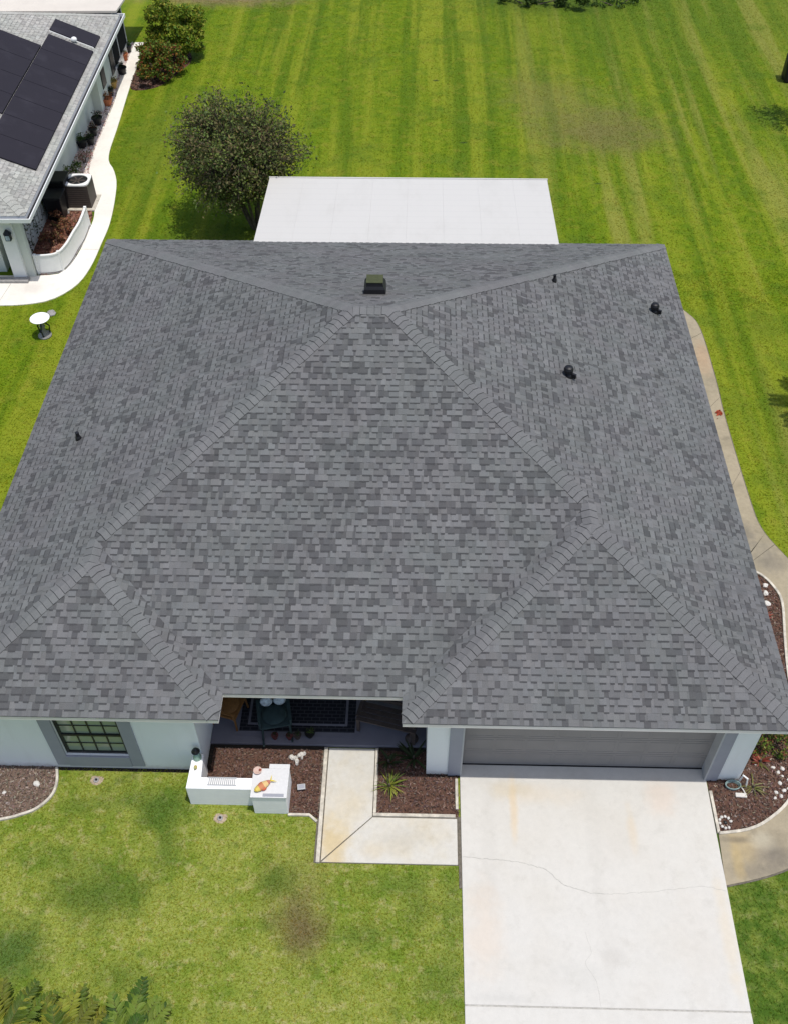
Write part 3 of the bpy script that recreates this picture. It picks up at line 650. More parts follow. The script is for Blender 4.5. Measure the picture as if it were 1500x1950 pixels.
# window with grey surround
win = MB(); win.box(1.33, 1.58, WYF-.03, WYF+.002, .14, 2.12); win.box(2.84, 3.09, WYF-.03, WYF+.002, .14, 2.12); win.box(1.58, 2.84, WYF-.03, WYF+.002, 1.88, 2.12); win.box(1.58, 2.84, WYF-.045, WYF+.002, .14, .50)
wo = win.build('window', 'trimgrey', house, bevel=.006)
fr = MB(); y0, y1 = WYF+.045, WYF+.10
fr.box(1.581, 1.64, y0, y1, .501, 1.879); fr.box(2.78, 2.839, y0, y1, .501, 1.879); fr.box(1.64, 2.78, y0, y1, .501, .565); fr.box(1.64, 2.78, y0, y1, 1.82, 1.879); fr.box(1.64, 2.78, y0-.01, y1, 1.165, 1.22)
for i in (1, 2, 3): fr.box(1.64+i*.285-.011, 1.64+i*.285+.011, y0+.012, y0+.03, .565, 1.82)
for z in (.865, 1.51): fr.box(1.64, 2.78, y0+.014, y0+.028, z-.008, z+.008)
fr.build('frame', 'dark', wo); pn = MB(); pn.box(1.64, 2.78, y0+.031, y0+.04, .565, 1.82); pn.build('pane', 'glass', wo)
# porch
pf = MB(); pf.box(4.302, 8.698, -1.13, 1.2, -.05, .10); pf.build('porch_floor', 'porch', house, bevel=.01)
dd_ = MB(); dd_.box(6.2, 7.25, 1.15, 1.198, .10, 2.2); do = dd_.build('front_door', 'wood', house); hh = MB(); hh.ell((7.12, 1.12, 1.1), (.03, .04, .03)); hh.build('handle', 'jamb', do)
w2 = MB(); w2.box(4.7, 5.7, 1.17, 1.199, .7, 2.0); w2o = w2.build('window', 'dark', house); q = MB(); q.box(4.75, 5.65, 1.16, 1.169, .75, 1.95); q.build('pane', 'pglass', w2o)
# box vent near the ridge and the pipe vents
def roof_z(x, y): return HE+S*min(x-L, RR-x, BK-y)
def box_vent():
    xm, yf = 7.445, 7.12; z = roof_z(xm, yf)
    def lay(hx, y0, y1, h): return [(xm-hx, y0, z+h), (xm+hx, y0, z+h), (xm+hx, y1, z+h-.0), (xm-hx, y1, z+h-.0)]
    m_ = MB(); L_ = [lay(.245, yf, yf+.42, -.25), lay(.245, yf, yf+.42, .03), lay(.235, yf+.02, yf+.42, .13), lay(.19, yf+.06, yf+.40, .19), lay(.18, yf+.08, yf+.38, .27)]
    vs = [p for l_ in L_ for p in l_]; m_.add(vs, [(i*4+j, i*4+(j+1) % 4, i*4+4+(j+1) % 4, i*4+4+j) for i in range(4) for j in range(4)]+[(16, 17, 18, 19)])
    m_.add([(xm-.29, yf-.05, z+.0), (xm+.29, yf-.05, z+.0), (xm+.29, yf+.0, z+.03), (xm-.29, yf+.0, z+.03)], [(0, 1, 2, 3)])
    o = m_.build('box_vent', 'black', house); c = MB(); c.box(xm-.185, xm+.185, yf+.07, yf+.385, z+.2705, z+.285); c.build('vent_lid', 'olive', o)
box_vent()
def pipe_vent(x, y, r, h, hood):
    z = roof_z(x, y); m_ = MB(); m_.lathe([(r*2.0, -.05), (r*1.5, .06), (r, .10), (r, h)], x, y, z, 14)
    if hood:   # mushroom hood open to one side
        m_.lathe([(r*1.2, h-.05), (r*1.9, h-.05), (r*2.0, h+.02), (r*1.6, h+.07), (r*.8, h+.09)], x-.02, y+.02, z, 16)
        m_.box(x+.03, x+.15, y-.09, y-.04, z+h-.16, z+h-.05, rz=-.6)
    return m_.build('vent_pipe', 'black', house, smooth=False)
pipe_vent(14.42, 9.78, .055, .17, True); pipe_vent(11.74, 5.84, .055, .17, True); pipe_vent(11.71, 9.42, .035, .20, False); pipe_vent(.97, 4.57, .042, .20, False)
# white patio roof behind
pr = MB(); 
z0, z1 = 2.64, 2.37
xs_ = [3.74+(12.33-3.74)*i/8 for i in range(9)]
for i in range(8):
    a0, a1 = xs_[i]+(.0008 if i else 0), xs_[i+1]-.0008
    pr.add([(a0, 13.33, z0), (a1, 13.33, z0), (a1, 17.36, z1), (a0, 17.36, z1), (a0, 13.33, z0-.08), (a1, 13.33, z0-.08), (a1, 17.36, z1-.08), (a0, 17.36, z1-.08)], [(0, 1, 2, 3), (7, 6, 5, 4), (0, 4, 5, 1), (2, 6, 7, 3), (1, 5, 6, 2), (3, 7, 4, 0)])
pr.box(3.72, 12.35, 17.365, 17.42, z1-.10, z1+.012); pro = pr.build('patio_roof', 'whitemetal', house)
for x in (3.85, 6.65, 9.45, 12.2): q = MB(); q.box(x-.04, x+.04, 17.2, 17.28, 0, z1-.08); q.build('post', 'white', pro)
q = MB(); q.box(3.8, 12.27, 13.1, 17.3, -.05, .05); q.build('patio_slab', 'curb', house)

# ---------------------------------------------------------------- neighbouring house (own axes, then turned a little)
nh = thing('house', 'neighbouring off white house with pale grey hip roof and dark solar mats', 'house', (0, 0, 0), world=False)
NW, ND = 12.0, 14.86; nhh = NW/2; rnd = random.Random(5); nr = MB()
nl = (.36, .355, .325); nm = (.32, .315, .29); nd_ = (.28, .275, .255); nln = (.25, .245, .23)
B1 = (-nhh, nhh); B2 = (-nhh, ND-nhh)
kw = dict(light=nl, mid=nm, dark=nd_, line=nln)
shingle_face(nr, [[(0, 0), (0, ND), B2, B1]], (0, 0), (0, ND), (-1, 0), 2.4, .42, rnd, **kw)
shingle_face(nr, [[(-NW, 0), (0, 0), B1]], (-NW, 0), (0, 0), (0, 1), 2.4, .42, rnd, **kw)
shingle_face(nr, [[(-NW, ND), (0, ND), B2]], (-NW, ND), (0, ND), (0, -1), 2.4, .42, rnd, **kw)
deck(nr, [([(0, 0), (0, ND), B2, B1], (0, 0), (-1, 0)), ([(-NW, 0), (0, 0), B1], (0, 0), (0, 1)), ([(-NW, ND), (0, ND), B2], (0, ND), (0, -1)), ([(-NW, 0), (-NW, ND), B2, B1], (-NW, 0), (1, 0))], 2.4, .42, nm)
nro = nr.build('roof', 'shingle', nh)
nz = 2.4+.42*nhh
for a_, b_ in [((0, 0, 2.4), (*B1, nz)), ((0, ND, 2.4), (*B2, nz))]:
    q = MB(); hip_caps(q, a_, b_, rnd, s=.42, light=nl, line=nln, half=.15, exp=.2); q.build('hip_cap', 'shingle', nro)
ne = [(-NW, 0), (0, 0), (0, ND), (-NW, ND)]
q = MB(); ring(q, offs(ne, -.17), offs(ne, -.14), 2.27, 2.40); ring(q, offs(ne, -.0), offs(ne, .02), 2.25, 2.392); q.build('gutter', 'white', nh)
q = MB(); ring(q, offs(ne, -.139), offs(ne, -.001), 2.27, 2.285); q.build('gutter_bed', 'black', nh)
q = MB(); q.prism(offs(ne, .021), 2.26, 2.27); q.build('soffit', 'white', nh)
q = MB(); q.box(-NW+.4, -.85, 1.2, ND-.3, 0, 2.26); q.box(-.85, -.52, 11.6, ND-.3, 0, 2.26); q.box(-1.05, -.40, .40, .60, 0, 2.26); q.box(-.98, -.85, .60, 1.2, 0, 2.26); q.box(-NW+.5, -1.40, .7, 1.199, 0, 2.26); q.build('wall', 'nwall', nh)
q = MB(); q.box(-1.04, -.64, .27, .398, 0, 2.255); q.build('column', 'white', nh)
q = MB(); q.box(-NW, -.55, .02, .29, .03, .10); q.build('step', 'greyrock', nh)
q = MB(); q.box(-.80, -.74, .22, .27, 1.62, 1.70); q.box(-.85, -.69, .08, .22, 1.50, 1.72); q.lathe([(.13, 0), (.02, .14)], -.77, .15, 1.72, 8); lo = q.build('wall_lantern', 'black', nh); q = MB(); q.box(-.83, -.71, .072, .08, 1.53, 1.68); q.build('lantern_glass', 'cushion', lo)
for (a0, a1, z0_, z1_) in ((12.25, 12.85, .6, 1.95), (13.9, 14.5, .40, 2.18)):
    q = MB(); q.box(-.52, -.49, a0, a1, z0_, z1_); wq = q.build('window', 'dark', nh); q = MB(); q.box(-.49, -.485, a0+.05, a1-.05, z0_+.05, z1_-.05); q.build('pane', 'pglass', wq)
# screened lanai at the back with flat cream roof
q = MB(); q.add([(-5.15, ND+.03, 2.55), (-.12, ND+.03, 2.55), (.12, ND+4.6, 2.42), (-5.15, ND+4.6, 2.42), (-5.15, ND+.03, 2.47), (-.12, ND+.03, 2.47), (.12, ND+4.6, 2.34), (-5.15, ND+4.6, 2.34)], [(0, 1, 2, 3), (7, 6, 5, 4), (0, 4, 5, 1), (2, 6, 7, 3), (1, 5, 6, 2), (3, 7, 4, 0)]); q.build('patio_roof', 'cream', nh)
q = MB(); q.box(-.58, -.52, ND-.298, ND+2.35, 0, .40)
for yy in (ND-.298, ND+.80, ND+2.28): q.box(-.58, -.52, yy, yy+.07, .40, 2.34)
q.box(-5.1, -.58, ND+2.29, ND+2.35, 0, .40); q.build('lanai_frame', 'white', nh)
q = MB(); q.box(-.56, -.54, ND-.228, ND+2.28, .40, 2.34); q.box(-5.1, -.6, ND+2.31, ND+2.33, .40, 2.34); q.build('insect_screen', 'screen', nh)
# solar mats lying on the slope
def slab(x0, x1, y0, y1, th=.05, lift=.07):
    z = lambda x: 2.4-.42*x+lift
    m_ = MB(); m_.add([(x0, y0, z(x0)), (x1, y0, z(x1)), (x1, y1, z(x1)), (x0, y1, z(x0)), (x0, y0, z(x0)-th), (x1, y0, z(x1)-th), (x1, y1, z(x1)-th), (x0, y1, z(x0)-th)],
                     [(0, 1, 2, 3), (7, 6, 5, 4), (0, 4, 5, 1), (2, 6, 7, 3), (1, 5, 6, 2), (3, 7, 4, 0)])
    return m_
def mats(x0, x1, y0, y1, n):
    out = MB(); st_ = (y1-y0)/n
    for i in range(n): s_ = slab(x0, x1, y0+i*st_, y0+(i+1)*st_-.02); out.add(s_.v, s_.f)
    return out
mats(-1.73, -.24, 2.45, 11.14, 7).build('solar_panel', 'panel', nh); mats(-4.75, -1.77, 4.9, 10.12, 4).build('solar_panel', 'panel', nh); mats(-1.78, -.25, 11.46, 12.45, 1).build('solar_panel', 'panel', nh)
q = MB(); zz = lambda x: 2.4-.42*x+.10
q.tube([(-1.75, 11.30, zz(-1.75)), (-1.1, 11.29, zz(-1.1)), (-.25, 11.31, zz(-.25))], .015, 6); q.ell((-.92, 11.33, zz(-.92)+.02), (.11, .11, .09)); q.build('header_pipe', 'white', nh)
nh.location = (-3.28, 14.96, 0); nh.rotation_euler.z = R(1.1)

# ---------------------------------------------------------------- plants
def crown(mb, centers, n, size, cols, rnd, flat=.75):
    for (c, r) in centers:
        for i in range(int(n*r*r)):
            v = Vector((rnd.gauss(0, 1), rnd.gauss(0, 1), rnd.gauss(0, 1))).normalized()*r*(rnd.random()**.45); v.z *= flat
            mb.leaf(Vector(c)+v, size, jit(rnd.choice(cols), .3, rnd), rnd)
def tree(name, label, cat, base, hgt, spread, n, size, cols, seed, trunks=3, start=.25):
    rnd = random.Random(seed); t_ = thing(name, label, cat, base); tr = MB(); tips = []
    def grow(p, d, ln, r, dep):
        pts = [p]; q = p.copy(); dd = d.copy()
        for i in range(3):
            dd = (dd+Vector((rnd.gauss(0, .10), rnd.gauss(0, .10), rnd.gauss(0, .06)))).normalized(); q = q+dd*ln/3; pts.append(q.copy())
            if dep >= 2: tips.append((q.copy(), .12+.10*rnd.random()))
        tr.tube(pts, [r, r*.85, r*.7, r*.55], 6)
        if dep < 4:
            for k in range(3 if dep < 3 else 2):
                a = rnd.uniform(.35, .75); ax = Vector((rnd.gauss(0, 1), rnd.gauss(0, 1), rnd.gauss(0, .5))).normalized()
                nd = (Matrix.Rotation(a, 3, ax) @ dd); nd.z = max(nd.z, -.05)+.06
                grow(q, nd.normalized(), ln*rnd.uniform(.60, .82), r*.55, dep+1)
        else: tips.append((q.copy(), .2))
    b = Vector(base)
    for k in range(trunks):
        a = 6.28*k/trunks+rnd.uniform(-.4, .4); d_ = Vector((math.cos(a)*spread, math.sin(a)*spread, 1)).normalized()
        grow(b+Vector((math.cos(a)*.06, math.sin(a)*.06, -.03)), d_, hgt*start, .055*hgt/3.5, 0)
    tr.build('trunk', 'bark', t_)
    lf = MB()
    for p_, r in tips:
        for i in range(n):
            v = Vector((rnd.gauss(0, 1), rnd.gauss(0, 1), rnd.gauss(0, 1)))*r*.8; lf.leaf(p_+v, size, jit(rnd.choice(cols), .35, rnd), rnd)
    lf.build('crown', 'leaf', t_); return t_
def round_tree(name, label, base, c, rad, n, size, cols, seed, per=15, clump=.15):
    """crown filled to an uneven ellipsoid; limbs lead to every clump"""
    rnd = random.Random(seed); t_ = thing(name, label, 'tree', base); tr = MB(); lf = MB(); b = Vector(base); c = Vector(c)
    limbs = []
    for k in range(9):
        a = 6.28*k/9+rnd.uniform(-.3, .3); e = Vector((math.cos(a)*rad[0]*.45, math.sin(a)*rad[1]*.45, rnd.uniform(-.25, .35)*rad[2]))+c
        p0 = b+Vector((math.cos(a)*.08, math.sin(a)*.08, -.03)); p1 = p0.lerp(e, .4)+Vector((rnd.gauss(0, .06), rnd.gauss(0, .06), .12)); p2 = p0.lerp(e, .75)+Vector((rnd.gauss(0, .08), rnd.gauss(0, .08), .06))
        tr.tube([p0, p1, p2, e], [.055, .045, .033, .022], 6); limbs += [p2, e, p1.lerp(p2, .5)]
    ph = [rnd.uniform(0, 6.28) for _ in range(6)]
    for i in range(n):
        v = Vector((rnd.gauss(0, 1), rnd.gauss(0, 1), rnd.gauss(0, 1))).normalized(); az = math.atan2(v.y, v.x)
        lump = 1+.10*math.sin(az*3+ph[0])+.09*math.sin(az*5+v.z*4+ph[1])+.06*math.sin(v.z*7+az*2+ph[2])+rnd.uniform(-.05, .08)
        rr_ = rnd.random()**.42*lump; p = c+Vector((v.x*rad[0]*rr_, v.y*rad[1]*rr_, v.z*rad[2]*rr_*(1 if v.z > 0 else .9)))
        l = min(limbs, key=lambda q: (q-p).length_squared); m_ = l.lerp(p, .5)+Vector((rnd.gauss(0, .05), rnd.gauss(0, .05), .05))
        out = p+(p-c).normalized()*rnd.uniform(.05, .2)
        tr.tube([l, m_, p, out], [.016, .011, .007, .003], 4, cap=False)
        tone = rnd.choice(cols)
        for j in range(per):
            q = m_.lerp(out, rnd.uniform(.35, 1.08))+Vector((rnd.gauss(0, 1), rnd.gauss(0, 1), rnd.gauss(0, 1)))*clump*.6; lf.leaf(q, size, jit(tone if rnd.random() < .6 else rnd.choice(cols), .35, rnd), rnd)
    tr.build('trunk', 'bark', t_); lf.build('crown', 'leaf', t_); return t_
round_tree('tree', 'round dark olive tree behind the house beside the white patio roof', (2.95, 18.3, 0), (2.46, 18.6, 2.55), (2.08, 1.8, 1.72), 1150, .10,
     [(.120, .160, .040), (.095, .130, .036), (.15, .130, .050), (.16, .205, .045), (.17, .14, .06), (.075, .100, .028)], 12, 22, .19)
rock('grey stone in the shade under the olive tree', 3.15, 17.4, .16, 'greyrock', 9) if False else None
def bush(name, label, cat, x, y, blobs, n, size, cols, seed, group=None):
    rnd = random.Random(seed); t_ = thing(name, label, cat, (x, y, 0), group); st_ = MB(); lf = MB()
    for (dx, dy, dz, r) in blobs: st_.tube([(x+dx*.2, y+dy*.2, -.02), (x+dx*.6, y+dy*.6, dz*.5), (x+dx, y+dy, dz)], [.03, .02, .01], 5)
    st_.build('stem', 'bark', t_)
    cs = []
    for (dx, dy, dz, r) in blobs:
        for k in range(7):
            v = Vector((rnd.gauss(0, 1), rnd.gauss(0, 1), rnd.gauss(0, .8))).normalized()*r*.7; cs.append(((x+dx+v.x, y+dy+v.y, max(.08, dz+v.z)), r*.42))
    crown(lf, cs, n, size, cols, rnd); lf.build('foliage', 'leaf', t_); return t_
YG = [(.15, .22, .018), (.22, .27, .02), (.09, .16, .015), (.26, .25, .03)]
bush('bush', 'tall yellow green bush at the top left, behind the flowering bush', 'bush', -2.0, 31.6, [(0, 0, 1.6, .9), (-.55, .3, 1.3, .75), (.6, .2, 1.5, .8), (0, -.2, .9, .9), (.7, -.1, .8, .7), (-.6, -.1, .7, .7)], 2300, .13, YG, 21)
bush('bush', 'lower bush with red and orange flowers beside the white garden path', 'bush', -2.4, 29.6, [(0, 0, .9, .65), (-.55, .4, .8, .6), (.5, .4, .7, .7), (-.2, -.6, .6, .5), (.3, -.3, .5, .5)], 2300, .11,
     [(.08, .14, .015), (.12, .17, .02), (.20, .05, .02), (.26, .12, .02), (.07, .11, .02), (.10, .15, .02), (.14, .17, .02)], 22)
bush('bush', 'round green shrub against the right wall of the house by the garage', 'bush', 15.60, -.80, [(0, 0, .45, .40), (.3, .2, .4, .38), (-.3, .3, .4, .35), (.2, -.25, .25, .28), (-.2, -.2, .2, .22)], 2600, .06,
     [(.09, .16, .02), (.14, .20, .025), (.05, .10, .015), (.24, .22, .05), (.20, .08, .04)], 23)
bush('bush', 'dark low bush at the top edge beyond the back lawn', 'bush', 13.2, 37.5, [(0, 0, .4, .6), (1.2, .1, .4, .7), (2.4, -.2, .5, .8), (-1.0, .2, .3, .4)], 900, .14, [(.03, .06, .01), (.05, .09, .015), (.08, .12, .02)], 24)
bush('bush', 'low green clump right of the dark bush at the top edge', 'bush', 17.3, 37.4, [(0, 0, .4, .6), (1.1, .5, .4, .7), (-.8, -.2, .25, .4)], 500, .13, [(.04, .09, .012), (.06, .11, .015)], 25)
bush('bush', 'green shrub on the gravel behind the air conditioner', 'bush', -3.95, 21.5, [(0, 0, .35, .38), (.2, -.35, .3, .3), (-.1, -.8, .4, .3)], 1500, .08, [(.08, .14, .02), (.13, .18, .03), (.04, .08, .015), (.05, .09, .02)], 26)
bush('bush', 'pink flowering shrub on the gravel beside the white path', 'bush', -3.84, 22.5, [(0, 0, .3, .28), (.1, .3, .25, .22)], 2200, .06, [(.35, .16, .16), (.42, .24, .22), (.22, .12, .08), (.08, .10, .03)], 27)
for i, (x, y, s_, lb) in enumerate([(-3.70, 17.2, .36, 'rusty red bushy plant next to the curved white fence, nearest the camera'), (-3.35, 17.95, .34, 'rusty orange plant behind the curved white fence, middle of three'), (-3.72, 18.45, .34, 'reddish plant at the foot of the black bin')]):
    bush('shrub', lb, 'shrub', x, y, [(0, 0, s_*.6, s_), (s_*.6, s_*.3, s_*.5, s_*.7)], 1600, .09, [(.26, .10, .05), (.36, .18, .10), (.16, .06, .04), (.20, .16, .06), (.10, .05, .03)], 40+i, 'rusty plants behind the curved fence')

def rosette(name, label, cat, x, y, n, ln, wd, cols, seed, rise=(.5, 1.25), droop=.35, z=0., group=None, part='leaves'):
    rnd = random.Random(seed); t_ = thing(name, label, cat, (x, y, z), group); mb_ = MB()
    for i in range(n):
        mb_.blade((x+rnd.uniform(-.03, .03), y+rnd.uniform(-.03, .03), z), rnd.uniform(0, 6.28), ln*rnd.uniform(.6, 1.1), wd*rnd.uniform(.7, 1.2), rnd.uniform(*rise), droop*rnd.uniform(.6, 1.3), jit(rnd.choice(cols), .3, rnd))
    mb_.build(part, 'leaf', t_); st_ = MB(); st_.tube([(x, y, z-.02), (x, y, z+.12)], [.03, .02], 6); st_.build('stem', 'bark', t_); return t_
# broad leaved plants at the lower left, in front of the camera's edge
OL2 = [(.05, .10, .010), (.10, .16, .016), (.04, .08, .012), (.14, .20, .025)]
OL = [(.12, .14, .014), (.19, .20, .02), (.07, .11, .012), (.22, .24, .025), (.10, .15, .015)]
GR = [(.05, .10, .015), (.035, .08, .012), (.09, .14, .02)]
for i, (x, y, cols, lb) in enumerate([(1.75, -6.9, OL, 'olive feathery palm at the lower left corner of the lawn'), (2.75, -7.0, OL, 'yellow green feathery palm, middle of the three at the bottom edge'), (3.85, -6.95, OL2, 'deeper green feathery palm, rightmost of the three at the bottom edge')]):
    rn = random.Random(60+i); t_ = thing('low_palm', lb, 'palm', (x, y, 0), 'feathery low palms along the bottom edge of the lawn')
    st_ = MB(); st_.lathe([(.12, 0), (.14, .12), (.09, .30), (.03, .36)], x, y, 0, 10); st_.build('trunk', 'bark', t_)
    for k in range(15):
        az = 6.28*k/15+rn.uniform(-.2, .2) if k < 8 else rn.uniform(.35, 2.8); rise = rn.uniform(.5, 1.15); ln = rn.uniform(.75, 1.0); lf = MB(); pts = []
        for j in range(19):
            u = j/18; pts.append(Vector((x, y, .30))+Vector((math.cos(az), math.sin(az), 0))*ln*math.cos(rise)*u*(1+.3*u)+Vector((0, 0, ln*(math.sin(rise)*u-.42*u*u))))
        lf.tube(pts, [.012-.009*j/18 for j in range(19)], 4, (.14, .13, .04)); base_c = rn.choice(cols)
        for j in range(2, 19):
            u = j/18; l_ = .24*math.sin(math.pi*min(.98, .12+u*.82))**.6
            for sg in (-1, 1): lf.blade(pts[j], az+sg*rn.uniform(.75, 1.0), l_*rn.uniform(.85, 1.1), .055, .35, .35, jit(base_c if rn.random() < .7 else rn.choice(cols), .2, rn), 3)
        lf.build('frond', 'leaf', t_)
rosette('garden_plant', 'yellow green strappy plant in the mulch between path and driveway', 'plant', 7.98, -1.98, 34, .42, .020, [(.22, .25, .03), (.30, .30, .06), (.10, .16, .02)], 71, (.3, 1.2), .4)
rosette('garden_plant', 'drooping yellow green plant in the curved bed right of the garage', 'plant', 15.16, -1.85, 30, .36, .018, [(.18, .17, .05), (.28, .25, .11), (.10, .12, .03)], 72, (.2, 1.2), .5)
rosette('garden_plant', 'dark plant in the shade beside the garage pillar', 'plant', 8.45, -1.35, 18, .45, .05, [(.03, .05, .015), (.05, .07, .03)], 73)
rosette('garden_plant', 'dark plant in the shade at the porch corner beside the path', 'plant', 7.95, -1.45, 14, .32, .05, [(.06, .04, .02), (.04, .06, .02)], 74)
for i, (x, y, lb) in enumerate([(15.05, -1.15, 'small red leaved plant at the foot of the right house wall, nearest the pillar'), (15.42, -1.28, 'small pinkish plant in front of the round shrub'), (15.28, -1.02, 'red leaved plant between the house wall and the round shrub'), (16.15, 1.5, 'red leaved plant in the narrow bed along the right side of the house'), (16.3, 2.35, 'red leaved plant at the head of the narrow bed by the side path')]):
    rosette('red_plant', lb, 'plant', x, y, 24, .26, .045, [(.30, .05, .03), (.40, .12, .08), (.18, .05, .03), (.12, .12, .03)], 80+i, group='small red leaved plants right of the house')
# fan palm and tree standing to the right of the frame; their shadows fall on the lawn
rnd = random.Random(9)
pm = thing('palm_tree', 'palm right of the side lawn, its fronded shadow reaching the grass', 'palm tree', (20.35, 9.2, 0)); q = MB(); q.tube([(20.35, 9.2, -.05), (20.4, 9.2, 1.5), (20.35, 9.2, 3.1)], [.16, .11, .10], 10); q.build('trunk', 'bark', pm); q = MB()
for i in range(26):
    a = rnd.uniform(0, 6.28); rise = rnd.uniform(-.1, 1.2)
    for k in range(24):
        t_ = .25+.75*k/24; p_ = Vector((20.35, 9.2, 3.1))+Vector((math.cos(a)*math.cos(rise*.7), math.sin(a)*math.cos(rise*.7), 0))*1.7*t_+Vector((0, 0, 1.4*(math.sin(rise)*t_-.45*t_*t_)))
        for sg in (-1, 1): q.blade(p_, a+sg*.9, .55*(1.1-t_*.7), .045, .1, .3, jit((.06, .12, .02), .3, rnd), 2)
q.build('fronds', 'leaf', pm)
round_tree('tree', 'tree just beyond the right edge of the back lawn, its shadow on the grass', (23.4, 26.0, 0), (23.0, 26.0, 3.6), (1.1, 1.2, .8), 80, .12, [(.05, .09, .02), (.07, .12, .02)], 31, 14)

# ---------------------------------------------------------------- pots along the neighbour's wall
def potted(label, x, y, r, h, mat, cols, seed, z=.03, blobr=None, group='potted plants along the neighbouring house wall', size=.06):
    rnd = random.Random(seed); t_ = thing('potted_plant', label, 'potted plant', (x, y, z), group)
    p_ = MB(); p_.lathe([(r*.65, 0), (r*.95, h*.85), (r*1.08, h*.86), (r*1.08, h), (r*.9, h), (r*.85, h*.9)], x, y, z, 14); p_.build('pot', mat, t_, smooth=False)
    lf = MB(); crown(lf, [((x+rnd.uniform(-.5, .5)*r, y+rnd.uniform(-.5, .5)*r, z+h+r*.5), (blobr or r)*.8) for _ in range(4)], 900/max(.15, r)*.12+900, size, cols, rnd); lf.build('foliage', 'leaf', t_); return t_
DG = [(.03, .05, .015), (.05, .07, .02), (.02, .03, .012)]
for i, (x, y, r, mt, cols, lb) in enumerate([
    (-4.12, 32.0, .16, 'black', GR, 'small green potted plant at the far corner of the neighbouring house wall'),
    (-4.10, 31.2, .15, 'terra', [(.30, .20, .15), (.10, .12, .04)], 'pale pot plant second from the far end of the wall'),
    (-3.95, 29.9, .20, 'black', DG, 'black potted plant standing under the screened window'),
    (-4.05, 28.6, .19, 'ochre', [(.30, .24, .05), (.18, .18, .05)], 'ochre pot with yellow leaves against the neighbouring wall'),
    (-3.98, 27.9, .13, 'black', DG, 'small dark pot between the ochre pot and the terracotta pot'),
    (-3.95, 27.1, .22, 'terra', [(.40, .12, .04), (.25, .10, .04), (.10, .10, .03)], 'orange terracotta pot with rusty plant by the white path'),
    (-3.98, 25.5, .20, 'black', DG, 'round black pot midway along the neighbouring wall'),
    (-3.93, 24.6, .16, 'black', [(.12, .05, .03), (.06, .05, .02)], 'dark pot with reddish plant, between two black pots'),
    (-3.88, 23.9, .17, 'black', DG, 'black pot beside the leafy green pot plant'),
    (-4.15, 23.7, .21, 'black', GR, 'leafy green pot plant close to the neighbouring wall')]):
    potted(lb, x, y, r, .28, mt, cols, 100+i)

# ---------------------------------------------------------------- neighbour's things
cv = thing('climbing_plant', 'sparse grey green climber on the neighbouring wall behind the curved fence', 'climbing plant', (-4.15, 17.6, 0)); rnd = random.Random(77); q = MB(); st_ = MB()
for k in range(9):
    y0_ = 16.0+k*.33; pts = [(-4.17-.02*(y0_-15), y0_, -.02)]
    for i in range(1, 7): pts.append((-4.13-.02*(y0_-15)+rnd.uniform(-.01, .03), y0_+rnd.gauss(0, .09), i*.34))
    st_.tube(pts, .008, 4)
    for p_ in pts[1:]:
        for i in range(rnd.choice((3, 12, 22))): q.leaf((p_[0]+rnd.uniform(.0, .10), p_[1]+rnd.gauss(0, .10), p_[2]+rnd.gauss(0, .14)), .08, jit(rnd.choice([(.10, .12, .07), (.06, .08, .04), (.14, .15, .10)]), .3, rnd), rnd)
st_.build('stem', 'bark', cv); q.build('foliage', 'leaf', cv)
# curved white solid fence
fl = smooth_line([(-3.62, 15.52), (-3.2, 15.56), (-2.92, 15.72), (-2.78, 16.2), (-2.72, 16.9), (-2.66, 17.5), (-2.68, 18.35)], 6)
ft = thing('fence', 'low curved white solid fence round the red mulch bed', 'fence', (-2.8, 16.5, 0))
q = MB(); strip(q, fl, -.02, .02, .06, .66); q.build('panel', 'white', ft); q = MB(); strip(q, fl, -.035, .035, .66, .70); q.build('top_rail', 'white', ft)
q = MB(); strip(q, fl, -.05, -.021, .0, .035); q.build('base_gap', 'greyrock', ft)
for p_ in (fl[0], fl[12], fl[-1]): q = MB(); q.box(p_[0]-.045, p_[0]+.045, p_[1]-.045, p_[1]+.045, 0, .73); q.build('post', 'white', ft, bevel=.008)
ac = thing('air_conditioner', 'tan outdoor air conditioner with white rim and black fan opening', 'air conditioner', (-3.22, 19.75, 0))
q = MB(); q.box(-3.62, -2.82, 19.40, 20.15, .05, .86)
for i in range(9): q.box(-3.58, -2.86, 19.392, 19.40, .14+i*.075, .155+i*.075)
q.build('casing', 'tan', ac, bevel=.07)
ring_o = [(-3.22+.43*math.copysign(abs(math.cos(a))**.45, math.cos(a)), 19.78+.40*math.copysign(abs(math.sin(a))**.45, math.sin(a))) for a in [2*math.pi*i/32 for i in range(32)]]
ring_i = [(-3.22+.35*math.cos(a), 19.78+.31*math.sin(a)) for a in [2*math.pi*i/32 for i in range(32)]]
q = MB(); ring(q, ring_o, ring_i, .861, .905); q.build('top_rim', 'white', ac)
q = MB(); q.lathe([(.345, 0), (.345, .006)], -3.22, 19.78, .868, 24); q.build('fan_grille', 'black', ac)
for a in range(3): q = MB(); q.box(-3.22-.27, -3.22+.27, 19.75, 19.80, .876, .882, rz=a*1.05); q.build('fan_blade', 'tan', ac)
q = MB(); q.box(-3.75, -2.70, 19.25, 20.3, 0, .05); q.build('base_pad', 'curb', ac)
